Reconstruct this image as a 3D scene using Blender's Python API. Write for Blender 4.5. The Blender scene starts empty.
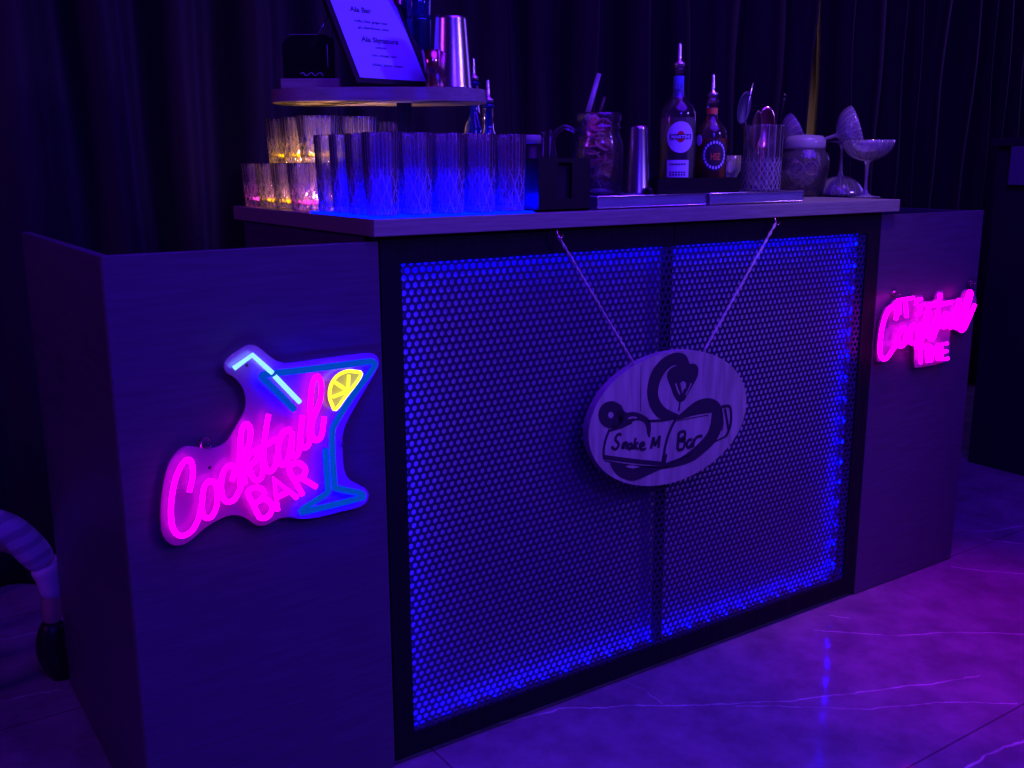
import bpy, bmesh, math, random
from mathutils import Vector, Matrix, Quaternion
random.seed(7)
S = bpy.context.scene
COL = S.collection
PI = math.pi

# ------------------------------------------------------------------ camera
F_PX, PITCH, ROLL, YAW = 1004.91, 0.2172, -0.0041, -0.5979
CAM = Vector((-1.5524, -1.6423, 1.1984))
fw = Vector((-math.sin(YAW)*math.cos(PITCH), math.cos(YAW)*math.cos(PITCH), -math.sin(PITCH)))
rt0 = fw.cross(Vector((0, 0, 1))).normalized(); up0 = rt0.cross(fw)
cr, sr = math.cos(ROLL), math.sin(ROLL)
rt = cr*rt0 + sr*up0; up = -sr*rt0 + cr*up0
cd = bpy.data.cameras.new('camera'); cam = bpy.data.objects.new('camera', cd); COL.objects.link(cam)
M = Matrix((rt, up, -fw)).transposed().to_4x4(); M.translation = CAM
cam.matrix_world = M
cd.sensor_fit = 'HORIZONTAL'; cd.sensor_width = 36; cd.lens = F_PX/1024*36; cd.clip_start = .05
S.camera = cam

def ray(x, y): return fw + rt*((x-512)/F_PX) + up*((384-y)/F_PX)
def aty(x, y, Y):            # survey: the point seen at photo pixel x,y that lies on the plane y=Y
    d = ray(x, y); return CAM + d*((Y-CAM.y)/d.y)
def atz(x, y, Z):
    d = ray(x, y); return CAM + d*((Z-CAM.z)/d.z)
def atx(x, y, X):
    d = ray(x, y); return CAM + d*((X-CAM.x)/d.x)

# ------------------------------------------------------------------ materials
def newmat(name):
    m = bpy.data.materials.new(name); m.use_nodes = True
    nt = m.node_tree; nt.nodes.clear()
    out = nt.nodes.new('ShaderNodeOutputMaterial')
    return m, nt, out
def N(nt, t, **kw):
    n = nt.nodes.new(t)
    for k, v in kw.items(): setattr(n, k, v)
    return n
def pbr(name, col, rough=.5, metal=0, spec=.5, noise=0, nscale=30, stretch=(1, 1, 1), bump=0, col2=None, coat=0, sheen=0, trans=0, ior=1.45):
    m, nt, out = newmat(name)
    b = N(nt, 'ShaderNodeBsdfPrincipled')
    b.inputs['Roughness'].default_value = rough; b.inputs['Metallic'].default_value = metal
    b.inputs['Specular IOR Level'].default_value = spec; b.inputs['Coat Weight'].default_value = coat
    b.inputs['Sheen Weight'].default_value = sheen; b.inputs['Transmission Weight'].default_value = trans
    b.inputs['IOR'].default_value = ior
    b.inputs['Base Color'].default_value = (*col, 1)
    if noise or bump:
        tc = N(nt, 'ShaderNodeTexCoord'); mp = N(nt, 'ShaderNodeMapping'); mp.inputs['Scale'].default_value = stretch
        nz = N(nt, 'ShaderNodeTexNoise'); nz.inputs['Scale'].default_value = nscale; nz.inputs['Detail'].default_value = 6
        nt.links.new(tc.outputs['Object'], mp.inputs[0]); nt.links.new(mp.outputs[0], nz.inputs['Vector'])
        if noise:
            mx = N(nt, 'ShaderNodeMix', data_type='RGBA')
            c2 = col2 or tuple(c*(1-noise) for c in col)
            mx.inputs[6].default_value = (*col, 1); mx.inputs[7].default_value = (*c2, 1)
            mr = N(nt, 'ShaderNodeMapRange'); mr.inputs[1].default_value = .35; mr.inputs[2].default_value = .65
            nt.links.new(nz.outputs[0], mr.inputs[0]); nt.links.new(mr.outputs[0], mx.inputs[0]); nt.links.new(mx.outputs[2], b.inputs['Base Color'])
        if bump:
            bp = N(nt, 'ShaderNodeBump'); bp.inputs['Strength'].default_value = bump; bp.inputs['Distance'].default_value = .002
            nt.links.new(nz.outputs[0], bp.inputs['Height']); nt.links.new(bp.outputs[0], b.inputs['Normal'])
    nt.links.new(b.outputs[0], out.inputs[0])
    return m
def emis(name, col, s):
    m, nt, out = newmat(name)
    e = N(nt, 'ShaderNodeEmission'); e.inputs[0].default_value = (*col, 1); e.inputs[1].default_value = s
    nt.links.new(e.outputs[0], out.inputs[0]); return m
def glassy(name, tint=(1, 1, 1), clear=.42, refr=.30, diff=.12, rough=.03, dcol=(.9, .9, .95)):
    """clear glass that lets light through: transparent + refractive + a little scattering + a glossy coat"""
    m, nt, out = newmat(name)
    tr = N(nt, 'ShaderNodeBsdfTransparent'); tr.inputs[0].default_value = (*tint, 1)
    gl = N(nt, 'ShaderNodeBsdfGlass'); gl.inputs[0].default_value = (*tint, 1); gl.inputs['Roughness'].default_value = rough; gl.inputs['IOR'].default_value = 1.45
    df = N(nt, 'ShaderNodeBsdfDiffuse'); df.inputs[0].default_value = (*dcol, 1)
    tl = N(nt, 'ShaderNodeBsdfTranslucent'); tl.inputs[0].default_value = (*dcol, 1)
    dm = N(nt, 'ShaderNodeMixShader'); dm.inputs[0].default_value = .5
    nt.links.new(df.outputs[0], dm.inputs[1]); nt.links.new(tl.outputs[0], dm.inputs[2])
    m1 = N(nt, 'ShaderNodeMixShader'); m1.inputs[0].default_value = refr/(clear+refr)
    nt.links.new(tr.outputs[0], m1.inputs[1]); nt.links.new(gl.outputs[0], m1.inputs[2])
    m2 = N(nt, 'ShaderNodeMixShader'); m2.inputs[0].default_value = diff
    nt.links.new(m1.outputs[0], m2.inputs[1]); nt.links.new(dm.outputs[0], m2.inputs[2])
    gs = N(nt, 'ShaderNodeBsdfGlossy'); gs.inputs['Roughness'].default_value = .08
    lw = N(nt, 'ShaderNodeLayerWeight'); lw.inputs[0].default_value = .35
    m3 = N(nt, 'ShaderNodeMixShader')
    nt.links.new(lw.outputs['Fresnel'], m3.inputs[0])
    nt.links.new(m2.outputs[0], m3.inputs[1]); nt.links.new(gs.outputs[0], m3.inputs[2])
    nt.links.new(m3.outputs[0], out.inputs[0]); return m

MT = {}
MT['laminate'] = pbr('dark_laminate', (.072, .040, .105), .42, noise=.25, nscale=8, stretch=(1, 1, 14), bump=.05)
MT['frame'] = pbr('dark_frame', (.010, .007, .013), .65, spec=.1, noise=.3, nscale=8, stretch=(14, 1, 1))
MT['band'] = pbr('edge_band', (.12, .10, .13), .4)
MT['black'] = pbr('black_plastic', (.008, .006, .010), .4, spec=.3)
MT['matte'] = pbr('matte_black', (.010, .008, .014), .8)
MT['wood'] = pbr('grey_wood_laminate', (.24, .26, .20), .5, noise=.28, nscale=9, stretch=(1.2, 14, 26), bump=.12)
MT['mesh'] = pbr('perforated_steel', (.028, .012, .07), .4, metal=.2)
MT['backing'] = pbr('backing_panel', (.62, .60, .66), .6)
MT['plaque'] = pbr('pale_plywood', (.40, .42, .31), .55, noise=.35, nscale=7, stretch=(9, 1, 1.1), bump=.15)
MT['plaque_edge'] = pbr('plywood_edge', (.36, .36, .33), .6, noise=.3, nscale=30)
MT['ink'] = pbr('burnt_ink', (.022, .010, .030), .6)
MT['rope'] = pbr('cotton_rope', (.62, .60, .50), .85, noise=.4, nscale=250, bump=.6)
MT['steel'] = pbr('polished_steel', (.72, .68, .74), .26, metal=1, noise=.1, nscale=4, stretch=(6, 6, .3))
MT['tray_steel'] = pbr('brushed_steel', (.30, .32, .50), .38, metal=.6, noise=.3, nscale=10, stretch=(1, 1, 10))
MT['copper'] = pbr('copper_metal', (.75, .38, .32), .2, metal=1)
MT['paper'] = pbr('menu_paper', (.34, .44, .85), .5)
MT['glass'] = glassy('clear_glass', clear=.80, refr=.16, diff=.025, rough=.01)
def cut_glass(name, nd, kz, split, nf, base=.055, line=.46, flute=.62):
    """clear crystal whose ground cuts scatter light: crossed cuts below 'split', upright flutes above"""
    m = glassy(name, clear=.66, refr=.22, diff=base, rough=.01); nt = m.node_tree
    m2 = [n for n in nt.nodes if n.type == 'MIX_SHADER' and abs(n.inputs[0].default_value-base) < 1e-6][0]
    tc = N(nt, 'ShaderNodeTexCoord'); sp_ = N(nt, 'ShaderNodeSeparateXYZ'); nt.links.new(tc.outputs['Object'], sp_.inputs[0])
    def mth(op, a, b=None, clamp=False):
        n = N(nt, 'ShaderNodeMath', operation=op); n.use_clamp = clamp
        for i, v in enumerate((a, b)):
            if v is None: continue
            if isinstance(v, (int, float)): n.inputs[i].default_value = v
            else: nt.links.new(v, n.inputs[i])
        return n.outputs[0]
    th = mth('ARCTAN2', sp_.outputs[1], sp_.outputs[0]); zz = mth('MULTIPLY', sp_.outputs[2], kz); t = mth('MULTIPLY', th, nd)
    a = mth('ABSOLUTE', mth('SINE', mth('ADD', t, zz))); b = mth('ABSOLUTE', mth('SINE', mth('SUBTRACT', t, zz)))
    ln = mth('SUBTRACT', 1, mth('DIVIDE', mth('MINIMUM', a, b), .30), True)
    fine = mth('SUBTRACT', 1, mth('DIVIDE', mth('ABSOLUTE', mth('SINE', mth('ADD', mth('MULTIPLY', t, 3), mth('MULTIPLY', zz, 3.1)))), .5), True)
    low = mth('MULTIPLY', mth('SUBTRACT', split, sp_.outputs[2]), 60, True)
    lo = mth('MULTIPLY', mth('MULTIPLY', mth('ADD', ln, mth('MULTIPLY', fine, .35)), low), line)
    fl = mth('SUBTRACT', 1, mth('DIVIDE', mth('ABSOLUTE', mth('SINE', mth('MULTIPLY', th, nf))), .22), True)
    hi = mth('MULTIPLY', fl, flute)  # pale flute lines also stand in for bright streaks of refracted light
    tot = mth('ADD', mth('ADD', lo, hi), base, True)
    nt.links.new(tot, m2.inputs[0]); return m
MT['cut'] = cut_glass('cut_crystal', 5, 62, .095, 14)
MT['cut_short'] = cut_glass('cut_crystal_short', 5, 75, .066, 12)
MT['cut_fine'] = cut_glass('cut_crystal_fine', 12, 150, .085, 9, line=.95)
MT['cut_coupe'] = cut_glass('cut_crystal_coupe', 15, 210, 1.0, 9, base=.30, line=.34)
MT['thin'] = glassy('thin_glass', clear=.70, refr=.16, diff=.04)
MT['acryl_dark'] = glassy('smoked_acrylic', tint=(.25, .25, .3), diff=.05, dcol=(.12, .12, .15))
MT['cobalt'] = glassy('blue_glass', tint=(.08, .2, .9), diff=.18, dcol=(.05, .15, .9))
MT['sign_plate'] = glassy('sign_acrylic', clear=.5, refr=.05, diff=.60, dcol=(.92, .16, .88))  # pink put into the clear acrylic to imitate the neon tint
MT['pink'] = emis('pink_neon', (1, .0, .92), 3.3)
MT['pink_strong'] = emis('pink_neon_bright', (1, .0, .88), 4.6)
MT['ice_added'] = emis('ice_blue_added', (.12, .42, 1), 7)
MT['blue_cap'] = emis('blue_neon_face', (.0, .055, .52), 1.0)
MT['blue'] = emis('blue_neon_side', (.0, .0, 1), 34)
MT['ice'] = emis('ice_blue_neon', (.30, .72, 1), 1.25)
MT['yellow'] = emis('yellow_neon', (1, .92, .04), 1.7)
MT['led'] = emis('blue_led', (.0, .0001, 1), 420)
MT['bluemat'] = emis('blue_glow', (.0, .002, 1), 11)
MT['amber'] = emis('added_amber_glow', (1, .40, .0), 3.0)
MT['rose'] = emis('added_rose_glow', (1, .05, .55), 2.4)
MT['liquor_clear'] = pbr('pale_vermouth', (.5, .52, .42), .05, trans=.5, ior=1.33)
MT['liquor_amber'] = pbr('amber_rum', (.85, .22, .03), .1, trans=.35, ior=1.33)
MT['label'] = pbr('white_label', (.62, .68, .88), .5)
MT['label_dark'] = pbr('dark_label', (.02, .02, .05), .5)
MT['label_red'] = pbr('red_label', (.6, .03, .02), .5)
MT['label_orange'] = pbr('orange_label', (.75, .22, .05), .5)
MT['orange_rind'] = pbr('dried_orange_rind', (.95, .66, .46), .6, noise=.4, nscale=60)
MT['orange_flesh'] = pbr('dried_orange_flesh', (.75, .30, .10), .6, noise=.6, nscale=80)
MT['lime_dark'] = pbr('dried_lime', (.10, .06, .05), .6, noise=.5, nscale=60)
MT['dark_wood'] = pbr('dark_wood', (.06, .03, .025), .5)
MT['skin'] = pbr('skin', (.55, .33, .26), .55)
MT['ink_text'] = pbr('print_ink', (.05, .05, .14), .7)
MT['lid'] = glassy('frosted_lid', clear=.25, refr=.1, diff=.55)

# ------------------------------------------------------------------ mesh helpers
def new_obj(name, bm, mat, parent=None, smooth=False, recalc=True):
    if recalc: bmesh.ops.recalc_face_normals(bm, faces=bm.faces)
    me = bpy.data.meshes.new(name); bm.to_mesh(me); bm.free()
    for m in (mat if isinstance(mat, (list, tuple)) else [mat]): me.materials.append(m)
    if smooth:
        for p in me.polygons: p.use_smooth = True
    o = bpy.data.objects.new(name, me); COL.objects.link(o)
    if parent: o.parent = parent
    return o
def finish(o, parent=None, mat=None):
    return o
def raw(name, verts, faces, mat, parent=None, smooth=False):
    me = bpy.data.meshes.new(name); me.from_pydata([tuple(v) for v in verts], [], faces); me.update()
    me.materials.append(mat)
    if smooth:
        for p in me.polygons: p.use_smooth = True
    o = bpy.data.objects.new(name, me); COL.objects.link(o)
    if parent: o.parent = parent
    return o
def bx(bm, x0, x1, y0, y1, z0, z1, bev=0, seg=2, mi=0):
    r = bmesh.ops.create_cube(bm, size=1)
    vs = r['verts']
    for v in vs:
        v.co = Vector((x0+(v.co.x+.5)*(x1-x0), y0+(v.co.y+.5)*(y1-y0), z0+(v.co.z+.5)*(z1-z0)))
    fs = set(f for v in vs for f in v.link_faces)
    for f in fs: f.material_index = mi
    if bev:
        es = list(set(e for v in vs for e in v.link_edges))
        bmesh.ops.bevel(bm, geom=es, offset=bev, segments=seg, affect='EDGES', profile=.5)
    return bm
def box(name, mat, x0, x1, y0, y1, z0, z1, bev=.002, parent=None):
    bm = bmesh.new(); bx(bm, x0, x1, y0, y1, z0, z1, bev); return new_obj(name, bm, mat, parent)
def lathe(bm, prof, seg=40, cx=0, cy=0, fn=None, close=True, mi=0):
    """prof: list of (r,z); r==0 ends make poles. fn(i,theta,r,z)->r"""
    rings = []
    for i, (r, z) in enumerate(prof):
        if r < 1e-6: rings.append([bm.verts.new((cx, cy, z))]); continue
        ring = []
        for k in range(seg):
            t = 2*PI*k/seg; rr = fn(i, t, r, z) if fn else r
            ring.append(bm.verts.new((cx+rr*math.cos(t), cy+rr*math.sin(t), z)))
        rings.append(ring)
    for a, b in zip(rings[:-1], rings[1:]):
        for k in range(seg):
            k2 = (k+1) % seg
            if len(a) == 1 and len(b) == 1: continue
            if len(a) == 1: f = bm.faces.new((a[0], b[k2], b[k]))
            elif len(b) == 1: f = bm.faces.new((a[k], a[k2], b[0]))
            else: f = bm.faces.new((a[k], a[k2], b[k2], b[k]))
            f.material_index = mi; f.smooth = True
    return bm
def tube(bm, pts, r, seg=10, closed=False, mi=0, flat=1.0, n=None):
    """round tube along pts; r may be a list"""
    P = [Vector(p) for p in pts]
    if closed: P = P+[P[0]]
    rs = r if isinstance(r, (list, tuple)) else [r]*len(P)
    ref = Vector(n) if n else None
    rings = []
    prevu = None
    for i, p in enumerate(P):
        a = P[i-1] if i > 0 else (P[-2] if closed else P[i]); b = P[i+1] if i < len(P)-1 else (P[1] if closed else P[i])
        t = (b-a).normalized() if (b-a).length > 1e-9 else Vector((0, 0, 1))
        if ref: u = ref.cross(t)
        elif prevu is not None: u = prevu-t*prevu.dot(t)
        else: u = t.orthogonal()
        if u.length < 1e-9: u = t.orthogonal()
        u.normalize(); prevu = u; w = t.cross(u)
        rings.append([bm.verts.new(p+rs[i]*(math.cos(2*PI*k/seg)*u+flat*math.sin(2*PI*k/seg)*w)) for k in range(seg)])
    for a, b in zip(rings[:-1], rings[1:]):
        for k in range(seg):
            f = bm.faces.new((a[k], a[(k+1) % seg], b[(k+1) % seg], b[k])); f.smooth = True; f.material_index = mi
    if not closed:
        for ring in (rings[0], rings[-1]):
            f = bm.faces.new(ring); f.material_index = mi
    return bm
def catmull(pts, n=6, closed=False):
    P = [Vector(p) for p in pts]; out = []
    L = len(P); rng = range(L if closed else L-1)
    for i in rng:
        if closed: p0, p1, p2, p3 = P[(i-1) % L], P[i], P[(i+1) % L], P[(i+2) % L]
        else: p0, p1, p2, p3 = P[max(i-1, 0)], P[i], P[i+1], P[min(i+2, L-1)]
        for k in range(n):
            t = k/n
            out.append(.5*((2*p1)+(-p0+p2)*t+(2*p0-5*p1+4*p2-p3)*t*t+(-p0+3*p1-3*p2+p3)*t**3))
    if not closed: out.append(P[-1])
    return out
def prism(bm, pts, vec, mi=0):
    """extrude a closed outline along vec"""
    vec = Vector(vec); a = [bm.verts.new(p) for p in pts]; b = [bm.verts.new(Vector(p)+vec) for p in pts]
    n = len(a); fs = [bm.faces.new(a), bm.faces.new(b[::-1])]
    for i in range(n): fs.append(bm.faces.new((a[i], b[i], b[(i+1) % n], a[(i+1) % n])))
    for f in fs: f.material_index = mi
    return bm
def empty(name, loc, rz=0):
    o = bpy.data.objects.new(name, None); COL.objects.link(o); o.location = loc; o.rotation_euler = (0, 0, rz)
    o.empty_display_size = .05; return o
def tag(o, label=None, cat=None, group=None, kind=None):
    if label: o['label'] = label
    if cat: o['category'] = cat
    if group: o['group'] = group
    if kind: o['kind'] = kind
    return o
def copy_tree(o, parent=None):
    c = o.copy(); COL.objects.link(c); c.parent = parent
    for k in ('label', 'group'):
        if k in c: del c[k]
    for ch in [x for x in bpy.data.objects if x.parent == o]: copy_tree(ch, c)
    return c
def text_mesh(name, body, size, mat, parent, loc, rot, shear=0, offset=0, extr=.0006, align='CENTER', space=1):
    cu = bpy.data.curves.new(name, 'FONT'); cu.body = body; cu.size = size; cu.shear = shear; cu.offset = offset; cu.extrude = extr
    cu.align_x = align; cu.space_character = space
    t = bpy.data.objects.new(name+'_tmp', cu); COL.objects.link(t)
    dg = bpy.context.evaluated_depsgraph_get()
    me = bpy.data.meshes.new_from_object(t.evaluated_get(dg)); bpy.data.objects.remove(t)
    me.materials.clear(); me.materials.append(mat)
    o = bpy.data.objects.new(name, me); COL.objects.link(o); o.location = loc; o.rotation_euler = rot
    if parent: o.parent = parent
    return o

# ------------------------------------------------------------------ room
def fv(*pts): return [tuple(atz(x, y, 0).xy) for x, y in pts]
FLOOR_VEINS = [(fv((500, 722), (560, 709), (620, 706), (700, 705), (790, 701), (860, 692), (930, 684), (978, 676)), .0042),
    (fv((735, 706), (800, 707), (870, 709), (940, 702), (1016, 703)), .003), (fv((815, 630), (900, 636), (960, 632), (1024, 634)), .0032),
    (fv((950, 566), (985, 571), (1024, 574)), .004), (fv((955, 530), (990, 531), (1024, 526)), .005), (fv((988, 540), (1024, 544)), .004),
    (fv((965, 768), (985, 756), (1024, 740)), .006), (fv((622, 680), (640, 688), (662, 703)), .002), (fv((830, 615), (850, 618)), .003),
    (fv((0, 703), (40, 692), (60, 690)), .004), (fv((0, 640), (40, 632)), .003), ([(1.2, -.9), (1.8, -1.0), (2.1, -.7), (3, -.9)], .004), ([(-.9, -1.4), (0, -1.2), (.9, -1.5)], .004), ([(-2.6, .4), (-1.9, .6), (-1.5, .3)], .004)]
def floor_material():
    m, nt, out = newmat('dark_marble_tiles')
    b = N(nt, 'ShaderNodeBsdfPrincipled'); b.inputs['Specular IOR Level'].default_value = .5
    tc = N(nt, 'ShaderNodeTexCoord')
    n1 = N(nt, 'ShaderNodeTexNoise'); n1.inputs['Scale'].default_value = 7; n1.inputs['Detail'].default_value = 8; n1.inputs['Roughness'].default_value = .65
    nt.links.new(tc.outputs['Object'], n1.inputs['Vector'])
    cr_ = N(nt, 'ShaderNodeValToRGB'); e = cr_.color_ramp.elements
    e[0].position = .36; e[0].color = (.15, .115, .155, 1); e[1].position = .66; e[1].color = (.26, .20, .265, 1)
    nt.links.new(n1.outputs[0], cr_.inputs[0])
    # pale veins: thin wandering lines laid where the slab has them
    nw = N(nt, 'ShaderNodeTexNoise'); nw.inputs['Scale'].default_value = 11; nw.inputs['Detail'].default_value = 9; nw.inputs['Roughness'].default_value = .62
    nt.links.new(tc.outputs['Object'], nw.inputs['Vector'])
    sb = N(nt, 'ShaderNodeVectorMath', operation='SUBTRACT'); sb.inputs[1].default_value = (.5, .5, .5); nt.links.new(nw.outputs['Color'], sb.inputs[0])
    sc_n = N(nt, 'ShaderNodeVectorMath', operation='SCALE'); sc_n.inputs['Scale'].default_value = .035; nt.links.new(sb.outputs[0], sc_n.inputs[0])
    wp = N(nt, 'ShaderNodeVectorMath', operation='ADD'); nt.links.new(tc.outputs['Object'], wp.inputs[0]); nt.links.new(sc_n.outputs[0], wp.inputs[1])
    fl = N(nt, 'ShaderNodeVectorMath', operation='MULTIPLY'); fl.inputs[1].default_value = (1, 1, 0); nt.links.new(wp.outputs[0], fl.inputs[0])
    prev = None
    for pts, wd in FLOOR_VEINS:
        for (ax, ay), (bx_, by_) in zip(pts[:-1], pts[1:]):
            ba = Vector((bx_-ax, by_-ay, 0))
            pa = N(nt, 'ShaderNodeVectorMath', operation='SUBTRACT'); pa.inputs[1].default_value = (ax, ay, 0); nt.links.new(fl.outputs[0], pa.inputs[0])
            dt = N(nt, 'ShaderNodeVectorMath', operation='DOT_PRODUCT'); dt.inputs[1].default_value = ba/ba.length_squared; nt.links.new(pa.outputs[0], dt.inputs[0])
            cm = N(nt, 'ShaderNodeClamp'); nt.links.new(dt.outputs['Value'], cm.inputs[0])
            sv = N(nt, 'ShaderNodeVectorMath', operation='SCALE'); sv.inputs[0].default_value = ba; nt.links.new(cm.outputs[0], sv.inputs['Scale'])
            df_ = N(nt, 'ShaderNodeVectorMath', operation='DISTANCE'); nt.links.new(pa.outputs[0], df_.inputs[0]); nt.links.new(sv.outputs[0], df_.inputs[1])
            m_ = N(nt, 'ShaderNodeMath', operation='DIVIDE'); m_.inputs[1].default_value = wd; nt.links.new(df_.outputs['Value'], m_.inputs[0])
            if prev is None: prev = m_
            else:
                mi = N(nt, 'ShaderNodeMath', operation='MINIMUM'); nt.links.new(prev.outputs[0], mi.inputs[0]); nt.links.new(m_.outputs[0], mi.inputs[1]); prev = mi
    r = N(nt, 'ShaderNodeMapRange'); r.inputs[1].default_value = .15; r.inputs[2].default_value = .8; r.inputs[3].default_value = 1; r.inputs[4].default_value = 0
    nt.links.new(prev.outputs[0], r.inputs[0])
    nb = N(nt, 'ShaderNodeTexNoise'); nb.inputs['Scale'].default_value = 14; nt.links.new(tc.outputs['Object'], nb.inputs['Vector'])
    nr = N(nt, 'ShaderNodeMapRange'); nr.inputs[1].default_value = .35; nr.inputs[2].default_value = .6; nr.inputs[3].default_value = .25
    nt.links.new(nb.outputs[0], nr.inputs[0])
    vf = N(nt, 'ShaderNodeMath', operation='MULTIPLY'); nt.links.new(r.outputs[0], vf.inputs[0]); nt.links.new(nr.outputs[0], vf.inputs[1])
    mx = N(nt, 'ShaderNodeMix', data_type='RGBA'); mx.inputs[7].default_value = (.62, .58, .62, 1)
    nt.links.new(vf.outputs[0], mx.inputs[0]); nt.links.new(cr_.outputs[0], mx.inputs[6])
    # tile joints
    mp = N(nt, 'ShaderNodeMapping'); mp.inputs['Rotation'].default_value = (0, 0, 0); mp.inputs['Location'].default_value = (.630, .59, 0)
    nt.links.new(tc.outputs['Object'], mp.inputs[0])
    br = N(nt, 'ShaderNodeTexBrick'); br.offset = 0; br.inputs['Scale'].default_value = 1; br.inputs['Brick Width'].default_value = 3.0; br.inputs['Row Height'].default_value = .60
    br.inputs['Mortar Size'].default_value = .0022; br.inputs['Mortar Smooth'].default_value = 0
    br.inputs['Color1'].default_value = (1, 1, 1, 1); br.inputs['Color2'].default_value = (1, 1, 1, 1); br.inputs['Mortar'].default_value = (.45, .45, .45, 1)
    nt.links.new(mp.outputs[0], br.inputs['Vector'])
    ml = N(nt, 'ShaderNodeMix', data_type='RGBA', blend_type='MULTIPLY'); ml.inputs[0].default_value = 1
    nt.links.new(mx.outputs[2], ml.inputs[6]); nt.links.new(br.outputs['Color'], ml.inputs[7])
    nt.links.new(ml.outputs[2], b.inputs['Base Color'])
    rr = N(nt, 'ShaderNodeMapRange'); rr.inputs[3].default_value = .04; rr.inputs[4].default_value = .13
    nt.links.new(n1.outputs[0], rr.inputs[0]); nt.links.new(rr.outputs[0], b.inputs['Roughness'])
    nt.links.new(b.outputs[0], out.inputs[0]); return m

bm = bmesh.new(); bx(bm, -4.5, 6, -4.5, 2.4, -.05, 0)
tag(new_obj('floor', bm, floor_material()), kind='structure')
wall_m = pbr('dark_wall', (.30, .24, .20), .8, noise=.2, nscale=3)
for nm, a in (('wall_back', (-4.5, 6, 2.4, 2.5, 0, 3.4)), ('wall_left', (-4.6, -4.5, -4.5, 2.4, 0, 3.4)), ('wall_right', (6, 6.1, -4.5, 2.4, 0, 3.4)), ('wall_front', (-4.5, 6, -4.6, -4.5, 0, 3.4)), ('ceiling', (-4.5, 6, -4.5, 2.4, 3.4, 3.5))):
    bm = bmesh.new(); bx(bm, *a); tag(new_obj(nm, bm, wall_m), kind='structure')

curtain_m = pbr('black_velvet', (.0065, .0065, .0085), .75, sheen=.05, noise=.2, nscale=40)
def curtain(name, x0, x1, y, z1, seed, amp=.075, lean=None):
    rnd = random.Random(seed)
    # irregular folds: cumulative phase with varying period
    xs = []; x = x0; n = int((x1-x0)/.008)
    ph = 0; per = .2; pts = []
    for i in range(n+1):
        x = x0+(x1-x0)*i/n
        if i % 22 == 0: per_t = rnd.uniform(.10, .30); amp_t = rnd.uniform(.5, 1.15)
        if i == 0: per, am = per_t, amp_t
        per += (per_t-per)*.06; am += (amp_t-am)*.06
        ph += (x1-x0)/n/per*2*PI
        s = math.sin(ph); pts.append((x, am*(abs(s)**.8)*(1 if s > 0 else -1), ph))
    nz = 26; V = []; Fc = []
    for j in range(nz+1):
        z = .012+(z1-.012)*j/nz
        for i, (x, s, p) in enumerate(pts):
            w = .75+.25*math.sin(z*1.3+p*.13)
            xx = x+.02*math.sin(z*1.7+p*.3)
            if lean: xx = lean(xx, z, i/len(pts))
            V.append((xx, y+amp*s*w+.006*math.sin(z*7+p*.5), z))
    m = len(pts)
    for j in range(nz):
        for i in range(m-1):
            a = j*m+i; Fc.append((a, a+1, a+m+1, a+m))
    o = raw(name, V, Fc, curtain_m, smooth=True)
    sm = o.modifiers.new('thickness', 'SOLIDIFY'); sm.thickness = .004
    return o
gx = aty(821, 80, 1.40).x; gz0 = aty(821, 133, 1.4).z; gz1 = aty(826, 18, 1.4).z
def lean_l(x, z, t):      # the right border of the left drape: a narrow slit that widens downwards
    e = max(0, (t-.93)/.07); return x - e*(.006+.066*min(1.15, max(0, (gz1-z)/(gz1-gz0))))
def lean_r(x, z, t): return x
cl = curtain('curtain', -3.6, gx+.006, 1.40, 3.3, 3, lean=lean_l); tag(cl, 'long black pleated curtain left of the thin lit slit, hanging behind the bar', 'curtain', 'black drapes behind the bar')
cr2 = curtain('curtain', gx+.012, 5.6, 1.40, 3.3, 12); tag(cr2, 'black pleated curtain right of the thin lit slit, hanging behind the bar end', 'curtain', 'black drapes behind the bar')

# black booth at the right edge
booth = empty('draped_booth', (2.55, .1, 0))
tag(booth, 'black boxy booth at the right edge of the picture, beyond the bar', 'booth')
bm = bmesh.new(); bx(bm, -.36, .5, -1.0, .46, 0, 1.25, .004); new_obj('body', bm, MT['matte'], booth)
bm = bmesh.new(); bx(bm, -.38, .52, -1.02, .48, 1.25, 1.28, .003); new_obj('top', bm, MT['matte'], booth)
p1 = atx(1013, 140, 2.18); p2 = atx(1011, 185, 2.18)
bm = bmesh.new(); bx(bm, -.012, 0, -.30, 0, 0, p1.z-p2.z, .002)
sc = new_obj('display_panel', bm, pbr('grey_panel', (.09, .12, .16), .5)); sc.location = (2.185, p1.y, p2.z)
sc.parent = booth; sc.matrix_parent_inverse = Matrix.Translation((-2.55, -.1, 0))

# ------------------------------------------------------------------ bar counter
XL0, XS1, XM0, XM1, XS2, XR0 = -1.1998, -.7233, -.6786, .6786, .7311, 1.1982
ZW, ZM0, ZM1 = 1.0594, .0622, 1.0163
TOP = 1.10; UND = 1.0692
bar = empty('bar_counter', (0, 0, 0))
tag(bar, 'dark portable bar counter with perforated blue-lit front and grey wood top', 'bar counter')
bm = bmesh.new(); bx(bm, -.7399, .7819, -.0156, .7174, UND, TOP, .0015)
new_obj('countertop', bm, MT['wood'], bar)
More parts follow.
